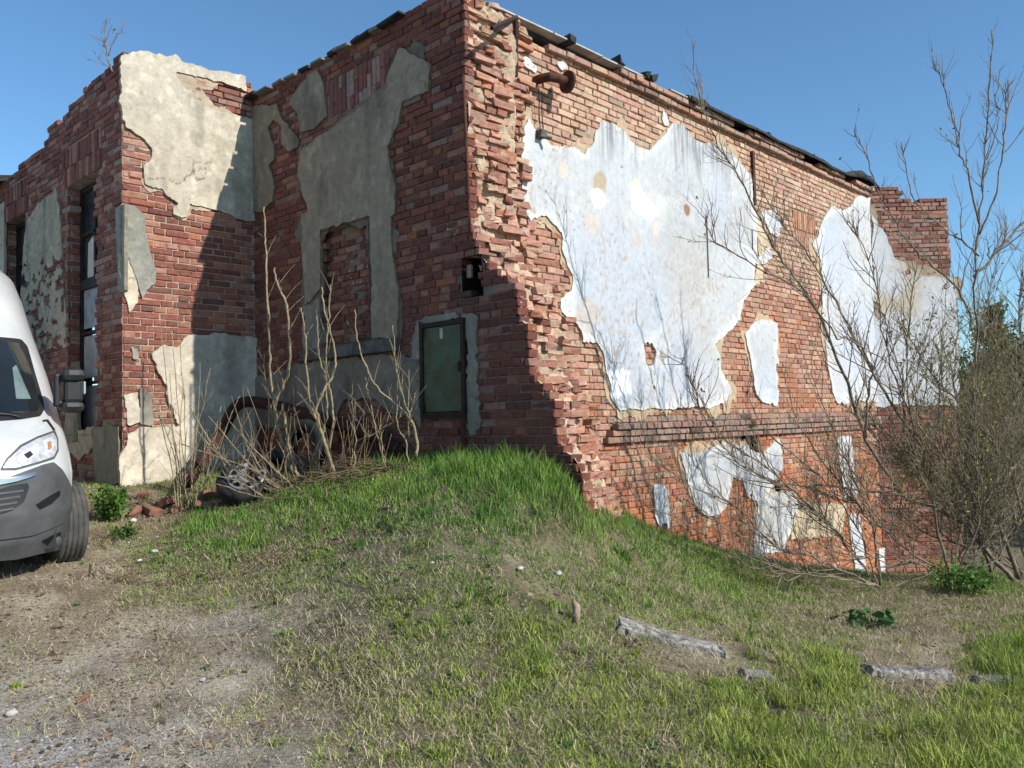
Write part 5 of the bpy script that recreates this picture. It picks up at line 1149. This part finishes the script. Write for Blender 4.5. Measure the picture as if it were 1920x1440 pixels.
for k in range(60):
    x = 12 + k * .9; y = 40 + RNG.uniform(-3, 3); gx, gy = camxy(x, y); gz = float(ground(gx, gy, False)); hh = RNG.uniform(3, 6.5); c = RNG.normal(0, 1, (420, 3)); c /= np.linalg.norm(c, axis=1, keepdims=True)
    wood.append(np.array([gx, gy, gz + hh * .5]) + c * np.array([1.5, 1.5, hh * .55]) * RNG.uniform(.6, 1.05, (420, 1)))
tag(leaf_cloud('woodland', np.concatenate(wood), .22, (.05, .065, .028), None, .5), 'low dark wood closing the view at the far right', 'wood', kind='stuff')

# young leaves on the scrub
B_ = np.array(BUDS); px_, py_, _ = proj(B_); k = (RNG.random(len(B_)) < np.where((py_ > 560) & (px_ > 1680), .40, .04))
tag(leaf_cloud('budding_leaves', B_[k] + RNG.normal(0, .014, (k.sum(), 3)), .019, (.22, .24, .07)), 'tiny yellow green buds opening on the willow twigs', 'buds', kind='stuff')

# --- green weeds: nettles by the annex corner, rosettes in the grass, ferny tufts on the wall ledge
def weed(name, label, cat, base, hgt, rad, n, colr, leaf, group=None, stems=9):
    base = np.asarray(base, float); t = empty(name, base); tag(t, label, cat, group); m = MB(); cl = []
    for k in range(stems):
        a = RNG.uniform(0, 2 * np.pi); r = rad * math.sqrt(RNG.random()); p0 = base + [math.cos(a) * r * .5, math.sin(a) * r * .5, 0]; e = base + [math.cos(a) * r, math.sin(a) * r, hgt * RNG.uniform(.6, 1)]
        m.tube([p0, (p0 + e) / 2 + [0, 0, .03], e], [.005, .004, .002], 4, cap=False); q = n // stems; s = RNG.uniform(.25, 1, q); cl.append(p0 + (e - p0) * s[:, None] + RNG.normal(0, leaf * .8, (q, 3)))
    m.build('stems', noise_mat('weed_stem', (.05, .08, .02), (.09, .12, .04), 9, .8, None), t); leaf_cloud('leaves', np.concatenate(cl), leaf, colr, t, .35)
def on_ground(px, py, d):
    p = at(px, py, d); p[2] = float(ground(p[0], p[1], False)); return p
weed('nettle_clump', 'bright green nettle clump at the foot of the annex corner beside the van', 'weed', on_ground(212, 945, 8.3), .34, .22, 520, (.09, .19, .03), .030, None, 22)
weed('weed_tuft', 'small green weed below the nettles among broken bricks', 'weed', on_ground(215, 995, 7.6), .13, .20, 160, (.07, .15, .03), .022, None, 12)
weed('weed_tuft', 'green fern growing on the brick ledge over the dark wall hole', 'weed', W1.P(*W1.uv(1404, 806, .05), .06), .16, .08, 70, (.07, .14, .03), .026, None, 8)
weed('weed_tuft', 'small green weed on the ledge right of the fern, behind willow limbs', 'weed', W1.P(*W1.uv(1553, 800, .05), .06), .16, .09, 60, (.07, .14, .03), .026, None, 7)
weed('dock_plant', 'broad leaved green plant in the shaded grass right of the concrete edge', 'weed', on_ground(1630, 1178, 7.0), .09, .22, 60, (.06, .14, .04), .05, None, 10)
weed('dock_plant', 'bright green leafy bush under the willow limbs at the right', 'weed', on_ground(1790, 1092, 8.6), .36, .40, 460, (.10, .20, .035), .032, None, 24)

# ------------------------------------------------------------------ loose things on the ground
# rusty bent pipe
m = MB(); pp = []
for px, py, d in [(350,905,8.9), (372,875,9.2), (412,816,9.8), (430,782,10.1), (441,764,10.2), (458,754,10.3), (480,754,10.25), (513,760,10.05), (560,773,9.7), (600,786,9.4), (665,806,8.95), (720,826,8.65), (752,850,8.5)]:
    pp.append(at(px, py, d))
P = catmull(pp, 4); m.tube(P, .068 + 0 * P[:, 0], 12); o = m.build('bent_pipe', M_PIPE_SHADED, None, smooth=True); tag(o, 'long rusty bent pipe leaning along the foot of the walls', 'pipe')
M_RUBBER = noise_mat('old_rubber', (.010, .010, .010), (.032, .031, .030), 9, .8, ((30, .3, .006),)); M_RIM = noise_mat('silver_wheel_cover', (.34, .34, .34), (.52, .52, .51), 6, .35, ((20, .1, .004),), metal=.5)
def wheel(label, loc, axis, R, rim=True, wdt=.19):
    t = empty('discarded_wheel', loc); tag(t, label, 'wheel', 'wheels dumped by the wall'); fr_ = frame_to(loc, axis, (0.2, 1, .3)); h = wdt / 2
    m = MB(); m.lathe([(R * .62, -h * .8), (R * .75, -h), (R * .93, -h * .9), (R, -h * .55), (R * 1.005, 0), (R, h * .55), (R * .93, h * .9), (R * .75, h), (R * .62, h * .8), (R * .60, 0)], 40, 0, fr_, closed=True); m.build('tyre', M_RUBBER, t, smooth=True)
    if rim:
        m = MB(); m.lathe([(R * .63, h * .78), (R * .60, h * .95), (R * .55, h * .86), (R * .30, h * .95), (R * .12, h * 1.02), (.001, h * 1.03)], 40, 0, fr_); m.build('wheel_cover', M_RIM, t, smooth=True)
        m = MB()
        for k in range(9):
            a = k * 2 * math.pi / 9; c = np.array([math.cos(a), math.sin(a), 0]) * R * .43; s = np.array([-math.sin(a), math.cos(a), 0]); rr = np.array([math.cos(a), math.sin(a), 0])
            q = [c + s * .020 - rr * .035, c + s * .034 + rr * .035, c - s * .034 + rr * .035, c - s * .020 - rr * .035]; m.add(fr_(np.array([v + [0, 0, h * .93] for v in q] + [v + [0, 0, h * .5] for v in q])), [(0, 1, 2, 3), (0, 4, 5, 1), (1, 5, 6, 2), (2, 6, 7, 3), (3, 7, 4, 0)])
        m.build('cover_slot', M_BLACK, t)
wheel('old wheel with a silver slotted cover lying tilted in the cut branches', on_ground(466, 925, 8.3) + [0, 0, .20], (-.55, -.55, .95), .30)
wheel('black bare tyre standing in the shade behind the pale saplings', on_ground(572, 872, 9.0) + [0, 0, .28], (-.9, -.2, .25), .30, False)
wheel('black bare tyre propped against the silver covered wheel', on_ground(520, 915, 8.35) + [0, 0, .16], (-.45, -.7, .6), .29, False)
# broken bricks
M_BR1 = noise_mat('broken_brick', (.13, .05, .034), (.34, .17, .11), 14, .9, ((30, .5, .01),))
names = ['orange brick end below the nettle clump', 'brick lump beside the nettle stems', 'broken brick left of the suckers', 'brick half under the annex wall base', 'flat brick piece near the sucker roots', 'brick fragment in front of the rusty pipe foot', 'whole brick by the pipe foot', 'brick chunk touching the wheel cover', 'brick half left of the silver wheel', 'small red brick lump in the brush']
for i, (px, py, d, s) in enumerate([(253, 940, 8.4, 1.1), (285, 938, 8.4, 1.3), (306, 930, 8.6, 1.4), (270, 915, 9.0, 1.0), (330, 942, 8.4, .9), (375, 925, 8.6, 1.2), (395, 912, 8.8, 1.3), (405, 930, 8.4, 1.1), (388, 940, 8.35, 1.2), (422, 918, 8.7, .9)]):
    p = on_ground(px, py, d); m = MB(); s *= .72; L = RNG.uniform(.07, .14) * s; fr_ = frame_to(p + [0, 0, .04 * s], (RNG.normal(0, .4), RNG.normal(0, .4), 1), (RNG.normal(), RNG.normal(), 0)); m.box((-L, -.065 * s, -.04 * s), (L, .065 * s, .04 * s), jit=.012, frame=fr_)
    o = m.build('broken_brick', M_BR1, None, bevel=.008); tag(o, names[i], 'brick', 'broken bricks at the annex foot')
def rock(name, label, cat, px, py, d, s, mat, flat=.5, seed=0, group=None):
    p = on_ground(px, py, d); m = MB(); U = []; F = []; nu, nv = 14, 9
    for i in range(nv):
        th = math.pi * i / (nv - 1)
        for j in range(nu):
            ph = 2 * math.pi * j / nu; v = np.array([math.sin(th) * math.cos(ph), math.sin(th) * math.sin(ph), math.cos(th)]); r = 1 + .28 * float(fbm(v[0] * 1.8 + seed, v[1] * 1.8 + v[2] * 1.3, 801)); U.append(p + v * r * np.array(s) * .5 + [0, 0, s[2] * .22])
    for i in range(nv - 1):
        for j in range(nu): F.append((i * nu + j, (i + 1) * nu + j, (i + 1) * nu + (j + 1) % nu, i * nu + (j + 1) % nu))
    m.add(U, F); o = m.build(name, mat, None, smooth=True); tag(o, label, cat, group)
M_CHALK = noise_mat('pale_mortar_lump', (.34, .32, .28), (.60, .58, .53), 12, .95, ((20, .5, .01),))
for i, (px, py, d, s, lab) in enumerate([(262, 1040, 7.0, .05, 'small white mortar lump on the soil right of the van wheel'), (290, 1018, 7.2, .06, 'pale splinter of mortar beside the grass tuft near the van'), (250, 952, 8.2, .07, 'white crumb among the broken bricks'), (975, 1057, 5.8, .05, 'white pebble on the bare line across the mound'),
                                         (1047, 1056, 5.9, .06, 'pale stone right of the white pebble on the mound'), (20, 1370, 4.3, .06, 'flat cream stone lying in the gravel at the bottom left'), (95, 1318, 4.5, .035, 'small pale stone left of the red leaf on the trodden soil'), (810, 1060, 5.8, .04, 'pale pebble left of the middle of the slope')]):
    rock('mortar_lump', lab, 'stone', px, py, d, (s, s * .8, s * .6), M_CHALK, seed=i * 3.1, group='pale stones')
# broken stick, dry leaf
p = on_ground(1083, 1185, 5.3); m = MB(); m.tube([p + [-.01, 0, -.02], p + [.005, .01, .05], p + [.02, .02, .10], p + [.0, .03, .135]], [.018, .026, .024, .012], 8); o = m.build('wood_stump', noise_mat('dry_wood', (.22, .15, .10), (.36, .27, .19), 14, .85, ((50, .4, .004),), stretch=(4, 4, 1)), None, smooth=True); tag(o, 'short brown piece of broken wood sticking up from the grass', 'wood')
p = on_ground(160, 1332, 4.5); m = MB(); m.tube([p + [-.06, -.05, .01], p + [0, 0, .018], p + [.05, .05, .012]], [.006, .016, .004], 6); o = m.build('dry_leaf', noise_mat('red_leaf', (.20, .07, .04), (.30, .14, .08), 12, .9, None)); tag(o, 'curled reddish dry leaf on the trodden soil', 'leaf')
# old concrete kerb slabs, half sunk
def slab(label, pts, dep, back, h):
    n = len(pts); tops = []; t = np.linspace(0, 1, n * 6); pf = catmull([on_ground(px, py, d) for (px, py), d in zip(pts, dep)], 6); m = len(pf); bk = (RW @ np.array([0.05, 0, 1.0])) * back
    rows = []
    for i, p in enumerate(pf):
        g0 = float(ground(p[0], p[1], False)); hh = h * (.75 + .5 * float(vn(i * .5, 1, 811))) * (1 if 0 < i < m - 1 else .3); j = .025 * fbm(np.array([i * .7]), np.array([2.]), 813)[0]
        b = p + np.array([bk[0], bk[1], 0]); gb = float(ground(b[0], b[1], False)); e = p - np.array([bk[0], bk[1], 0]) / back * (.03 + abs(j))
        rows.append([np.array([e[0], e[1], g0 - .15]), np.array([e[0], e[1], g0 + hh * .85]), np.array([p[0], p[1], g0 + hh * 1.0]) + RNG.normal(0, .004, 3), np.array([p[0] + bk[0] * .15, p[1] + bk[1] * .15, g0 + hh]) + RNG.normal(0, .003, 3), np.array([b[0], b[1], gb + hh * .35]), np.array([b[0], b[1], gb - .15])])
    V = np.array(rows).reshape(-1, 3); k = 6; F = [(i * k + j, (i + 1) * k + j, (i + 1) * k + (j + 1) % k, i * k + (j + 1) % k) for i in range(m - 1) for j in range(k)]; F += [tuple(range(k)), tuple(range((m - 1) * k + k - 1, (m - 1) * k - 1, -1))]
    mb = MB(); mb.add(V, F); o = mb.build('concrete_kerb', M_CONCRETE, None, smooth=False); tag(o, label, 'kerb', 'old concrete edging sunk in the grass')
slab('left broken concrete edging, its white rim showing through the grass', [(1160,1250),(1200,1254),(1240,1252),(1300,1248),(1345,1256),(1365,1268)], [5.35]*6, .20, .035)
slab('short sunken concrete edging between the other two pieces', [(1395,1280),(1420,1288),(1455,1294)], [5.0]*3, .16, .03)
slab('right rough concrete edging under brown moss', [(1630,1262),(1665,1268),(1700,1272),(1745,1280),(1788,1290)], [5.35]*5, .24, .045)
slab('narrow concrete edging vanishing into tall grass at the right edge', [(1830,1275),(1870,1282),(1925,1296)], [5.3]*3, .16, .03)
# ------------------------------------------------------------------ white delivery van
VP = at(-154, 1062, 5.7); VP[2] = -1.11
_fw = CAMP - VP; _fw[2] = 0; _fw /= np.linalg.norm(_fw)
_ya = math.radians(0.0); _fw = np.array([_fw[0] * math.cos(_ya) - _fw[1] * math.sin(_ya), _fw[0] * math.sin(_ya) + _fw[1] * math.cos(_ya), 0])
_sx = np.array([-_fw[1], _fw[0], 0])               # towards the right in the picture (the van's left side)
if (RW.T @ _sx)[0] < 0: _sx = -_sx
def vloc(x, y, z):                                  # x to the picture's right, y backwards from the bumper, z up
    x, y, z = np.broadcast_arrays(np.asarray(x, float), np.asarray(y, float), np.asarray(z, float))
    return VP + x[..., None] * _sx - y[..., None] * _fw + z[..., None] * np.array([0, 0, 1.0])
ZF = [.18, .30, .50, .78, .92, 1.05, 1.20, 1.27, 1.60, 1.95, 2.10, 2.36, 2.62, 2.82, 2.89]
YF = [.10, .03, .00, .02, .10, .22, .48, .62, .98, 1.36, 1.52, 1.78, 2.10, 2.50, 3.0]
WF = [.95, .99, 1.025, 1.035, 1.025, 1.01, 1.0, 0.995, .965, .91, .885, .845, .79, .66, .45]
def yfront(z): return np.interp(z, ZF, YF)
def wid(z): return np.interp(z, ZF, WF)
def ysurf(x, z):                                    # distance back of the front skin at (x, z)
    w_ = wid(z); t = np.clip(np.abs(x) / w_, 0, .9999); nn = 3.0; d = .95 + .25 * smooth(1.2, 2.2, z)
    return yfront(z) + d * (1 - (1 - t ** nn) ** (1 / nn))
def vx(px, py, lift=0.0):                           # survey pixel -> (x, z) on the front skin
    d = ray(px, py); lo, hi = 4.5, 10.0
    def g(t):
        q = CAMP + d * t - VP; x = q.dot(_sx); y = -q.dot(_fw); z = q[2]; return y - ysurf(x, np.clip(z, .1, 2.89)), x, z
    ts = np.linspace(lo, hi, 1200); prev = g(lo)
    for t in ts[1:]:
        c = g(t)
        if prev[0] < 0 <= c[0]: return c[1], c[2]
        prev = c
    return c[1], c[2]
def vmap(off): return lambda u, z, n: vloc(u, ysurf(u, z) - off - np.asarray(n), z)
M_VWHITE = noise_mat('van_white_paint', (.50, .51, .50), (.58, .585, .575), 2, .30, None, spec=.5, coat=.5)
M_VGREY = noise_mat('grey_bumper_plastic', (.062, .064, .067), (.10, .102, .106), 5, .5, ((300, .08, .001),), spec=.4)
M_VBLACK = noise_mat('black_trim', (.012, .012, .013), (.026, .026, .027), 8, .5, None, spec=.4)
M_VGLASS = noise_mat('windscreen_glass', (.010, .013, .014), (.018, .022, .024), 1.5, .06, None, spec=.6)
M_CHROME = noise_mat('satin_chrome', (.5, .5, .5), (.6, .6, .6), 5, .22, None, metal=.9)
M_LAMP = noise_mat('headlamp_reflector', (.42, .43, .44), (.72, .73, .74), 16, .22, ((14, .6, .02),), metal=.25, coat=.6)
M_REFL = noise_mat('bright_reflector', (.55, .56, .57), (.75, .76, .77), 30, .3, ((40, .5, .01),), metal=.2)
M_LENS, _nt, _N, _L, _b = newmat('clear_lens'); _b.inputs['Transmission Weight'].default_value = .95; _b.inputs['Roughness'].default_value = .03; _b.inputs['IOR'].default_value = 1.2; _b.inputs['Base Color'].default_value = (.95, .96, .96, 1)
van = empty('parked_van', VP); tag(van, 'white delivery van with grey bumper parked at the left edge', 'van')
# body shell: front skin wrapped round to the sides and back
zs = np.r_[np.linspace(.32, 1.2, 22), np.linspace(1.25, 2.89, 40)]; V = []; tt = np.linspace(-1, 1, 61); nsec = len(tt) + 2
for z in zs:
    w_ = wid(z); x = w_ * np.sin(tt * math.pi / 2); y = ysurf(x, z); yb = 5.4
    V.append(vloc(np.r_[-w_, x, w_], np.r_[yb, y, yb], z))
V = np.array(V); nzv = len(zs); V = V.reshape(-1, 3); F = []
def wheelcut(i, j):                                  # arches: drop body faces round the front wheels
    c = V[i * nsec + j] - VP; x = abs(c.dot(_sx)); y = -c.dot(_fw); return x > .80 and (c[2] - .36) ** 2 + (y - .93) ** 2 < .43 ** 2
for i in range(nzv - 1):
    for j in range(nsec - 1):
        if not (wheelcut(i, j) or wheelcut(i + 1, j + 1)): F.append((i * nsec + j, i * nsec + j + 1, (i + 1) * nsec + j + 1, (i + 1) * nsec + j))
F.append(tuple(range((nzv - 1) * nsec, nzv * nsec)))
mb = MB(); mb.add(V, F); body = mb.build('body', M_VWHITE, van, smooth=True)
mb = MB(); mb.box((-.86, .25, .22), (.86, 5.2, .60), 0, 0, lambda q: vloc(q[:, 0], q[:, 1], q[:, 2])); mb.build('underbody', M_VBLACK, van)
def vpatch(name, px, mat, parent, off=.004, th=.012, cell=.02, mirror=False, smoothp=True, label=None):
    P_ = np.array([vx(*p) for p in px]); 
    if mirror: P_ = np.array([(-a, b) for a, b in P_])
    o = sheet(name, vmap(off), lambda q: sdist(P_, q), (P_[:, 0].min() - .04, P_[:, 0].max() + .04, P_[:, 1].min() - .04, P_[:, 1].max() + .04), cell, mat, parent, th)
    return o
def full(px, keep=True):                             # outline given for the visible half, mirrored about the van's middle
    q = [vx(*p) for p in px]; return np.array(q + [(-a, b) for a, b in q[::-1]])
def vfull(name, P_, mat, parent, off=.004, th=.012, cell=.022):
    return sheet(name, vmap(off), lambda q: sdist(P_, q), (P_[:, 0].min() - .05, P_[:, 0].max() + .05, P_[:, 1].min() - .05, P_[:, 1].max() + .05), cell, mat, parent, th)
def half(pts): return np.array(pts + [(-a, b) for a, b in pts[::-1]])
ws = vfull('windscreen', full([(0, 632), (40, 636), (52, 650), (66, 700), (81, 750), (83, 768), (76, 780), (40, 786), (0, 789)]), M_VBLACK, van, .002, .006)
ws2 = full([(0, 640), (36, 643), (46, 656), (60, 702), (74, 752), (74, 764), (66, 771), (30, 776), (0, 778)]); vfull('glass', ws2, M_VGLASS, ws, .008, .004)
# pale patch painting the daylight of the side window behind the windscreen, wiper
vpatch('painted_side_window', [(23, 690), (30, 684), (50, 730), (58, 748), (30, 748)], noise_mat('painted_window_light', (.09, .13, .13), (.20, .25, .24), 3, .2, None), ws, .0125, .001, .012)
mb = MB(); q = [vx(*p) for p in [(-60, 782), (0, 776), (22, 778), (38, 783)]]; mb.tube([vloc(a, ysurf(a, b) - .035, b) for a, b in q], [.012, .012, .011, .014], 6); mb.build('wiper', M_VBLACK, ws, smooth=True)
bump = vfull('bumper', full([(-20, 908), (40, 886), (80, 871), (100, 866), (116, 880), (130, 905), (140, 940), (141, 975), (137, 1010), (122, 1020), (80, 1036), (30, 1048), (-20, 1052)]), M_VGREY, van, .006, .03)
vpatch('bumper_step', [(-40, 995), (40, 985), (95, 962), (130, 930), (139, 945), (120, 978), (60, 1003), (-40, 1015)], M_VGREY, bump, .03, .022, .015)
gr = vfull('grille', full([(-20, 922), (20, 910), (50, 905), (54, 912), (44, 940), (16, 958), (-20, 968)]), M_VBLACK, van, .034, .012)
for i in range(3):
    vfull('chrome_strip', full([(-20, 899 + i * 0), (25, 893), (66, 884), (68, 890), (30, 902), (-20, 912)]), M_CHROME, gr, .034, .02, .012) if i == 0 else None
for i in range(4):
    y0 = 925 + i * 11; vfull('grille_bar', full([(-20, y0), (44 - i * 6, y0 - 8), (43 - i * 6, y0 - 4), (-20, y0 + 4)]), M_VGREY, gr, .044, .008, .008)
for s in (False, True):
    hp = [(4, 878), (14, 862), (40, 838), (70, 822), (100, 811), (106, 822), (107, 842), (100, 856), (70, 866), (30, 877)]
    hb = vpatch('headlight', hp, M_LAMP, van, .006, .008, .012, s)
    rim = [(0, 881), (12, 860), (38, 834), (70, 818), (103, 806), (109, 822), (110, 845), (102, 860), (70, 870), (30, 881)]
    vpatch('headlight_rim', rim, M_VGREY, hb, .002, .006, .012, s)
    inr = [(80, 826), (98, 818), (102, 832), (96, 848), (84, 852)]; vpatch('reflector', inr, M_REFL, hb, .014, .004, .008, s)
    vpatch('reflector', [(32, 856), (48, 842), (70, 834), (72, 852), (54, 862), (36, 868)], M_REFL, hb, .014, .004, .008, s)
    vpatch('bulb_cavity', [(44, 852), (56, 845), (62, 852), (52, 860)], M_VBLACK, hb, .018, .002, .006, s)
    vpatch('indicator', [(88, 829), (95, 826), (97, 840), (90, 844)], noise_mat('amber_lamp', (.35, .17, .09), (.45, .25, .14), 9, .2, None), hb, .018, .003, .006, s)
    vpatch('air_intake', [(66, 946), (90, 930), (112, 918), (112, 928), (96, 944), (74, 955)], M_BLACK, bump, .034, .006, .010, s)
    vpatch('fog_light_recess', [(76, 1014), (94, 1004), (114, 995), (112, 1006), (112, 1020), (96, 1026)], M_BLACK, bump, .034, .006, .010, s)
    fl = vx(104, 1013); fl = (-fl[0] if s else fl[0], fl[1]); mb = MB(); c = vloc(fl[0], ysurf(fl[0], fl[1]) - .045, fl[1]); mb.lathe([(.0, .02), (.035, .018), (.042, .0), (.042, -.03)], 18, 0, frame_to(c, _fw + _sx * (.5 if not s else -.5), (0, 0, 1))); mb.build('fog_light', M_VGREY, bump, smooth=True)
    # mirror: arm, housing with two caps, glass towards the rear
    sg = -1 if s else 1
    def L3(x, y, z): return vloc(sg * x, y, z)
    def lbox(m_, x0, x1, y0, y1, z0, z1, i=0): m_.box((x0, y0, z0), (x1, y1, z1), i, 0, lambda q: L3(q[:, 0], q[:, 1], q[:, 2]))
    mz0 = 1.235; mb = MB(); ym = .72; lbox(mb, .90, 1.06, ym + .02, ym + .10, mz0 + .08, mz0 + .12); lbox(mb, .90, 1.06, ym + .02, ym + .10, mz0 + .28, mz0 + .32); lbox(mb, .90, .945, ym + .015, ym + .105, mz0 + .07, mz0 + .34); mir = mb.build('mirror', M_VBLACK, van, bevel=.015)
    mb = MB(); lbox(mb, .945, 1.125, ym - .07, ym + .12, mz0 + .27, mz0 + .385); mb.build('mirror_cap', M_VBLACK, mir, bevel=.055)
    mb = MB(); lbox(mb, .965, 1.11, ym - .03, ym + .13, mz0 + .10, mz0 + .30); mb.build('mirror_housing', M_VBLACK, mir, bevel=.03)
    mb = MB(); lbox(mb, .94, 1.12, ym - .06, ym + .12, mz0 + .02, mz0 + .115); mb.build('mirror_cap', M_VBLACK, mir, bevel=.05)
    mb = MB(); lbox(mb, 1.108, 1.132, ym + .00, ym + .06, mz0 + .17, mz0 + .28); mb.build('repeater_lamp', M_CHROME, mir, bevel=.01)
    # front wheel turned slightly
    wc = L3(.985 if not s else .90, .90, .345); st = math.radians(8); ax = _sx * math.cos(st) * sg + (-_fw) * math.sin(st) * sg
    wt = empty('wheel', wc - VP, van); fr_ = frame_to(wc, ax, (0, 0, 1)); R = .345; h = .115
    prof = [(.21, -h * .9), (.27, -h), (.325, -h * .93), (.342, -h * .75)]
    for g_ in (-.5, -.17, .17, .5): prof += [(R, h * (g_ - .13)), (R - .009, h * (g_ - .11)), (R - .009, h * (g_ + .04)), (R, h * (g_ + .06))]
    prof += [(.342, h * .75), (.325, h * .93), (.27, h), (.21, h * .9)]
    mb = MB(); mb.lathe(prof, 72, 0, fr_); ty = mb.build('tyre', noise_mat('dusty_tyre', (.05, .048, .045), (.095, .09, .083), 12, .9, ((120, .5, .003),)), wt, smooth=True)
    mb = MB(); mb.lathe([(.215, h * .92), (.20, h * .6), (.12, h * .72), (.05, h * .85), (.001, h * .85)], 36, 0, fr_); mb.build('rim', M_RIM, wt, smooth=True)
    # rear wheel
    wc = L3(.90, 4.3, .345); wt = empty('wheel', wc - VP, van); fr_ = frame_to(wc, _sx * sg, (0, 0, 1)); mb = MB(); mb.lathe(prof, 48, 0, fr_); mb.build('tyre', M_RUBBER, wt, smooth=True); mb = MB(); mb.lathe([(.215, h * .92), (.20, h * .6), (.05, h * .85), (.001, h * .85)], 24, 0, fr_); mb.build('rim', M_RIM, wt, smooth=True)
    mb = MB(); sg2 = sg
    for a, b in ((.55, 1.36),):                      # dark wheel arch liner
        q = [(math.cos(t) * .44, math.sin(t) * .44) for t in np.linspace(-.1, math.pi + .1, 14)]
        Vv = [L3(xx, .93 + c, .36 + d) for xx in (.55, .985) for c, d in q]; mb.add(Vv, [(i, i + 1, i + 15, i + 14) for i in range(13)]); mb.add([L3(.55, .93 + c, .36 + d) for c, d in q], [tuple(range(14))])
    mb.build('wheel_arch', M_VBLACK, van)
for s in (False, True): vpatch('bonnet_gap', [(80, 787), (90, 786), (104, 806), (100, 808), (87, 790), (79, 791)], M_VBLACK, body, .001, .003, .006, s)
vpatch('badge', [(63, 808), (75, 799), (85, 796), (84, 802), (72, 808)], noise_mat('faded_sticker', (.40, .44, .42), (.60, .62, .60), 60, .5, None), body, .002, .002, .006)
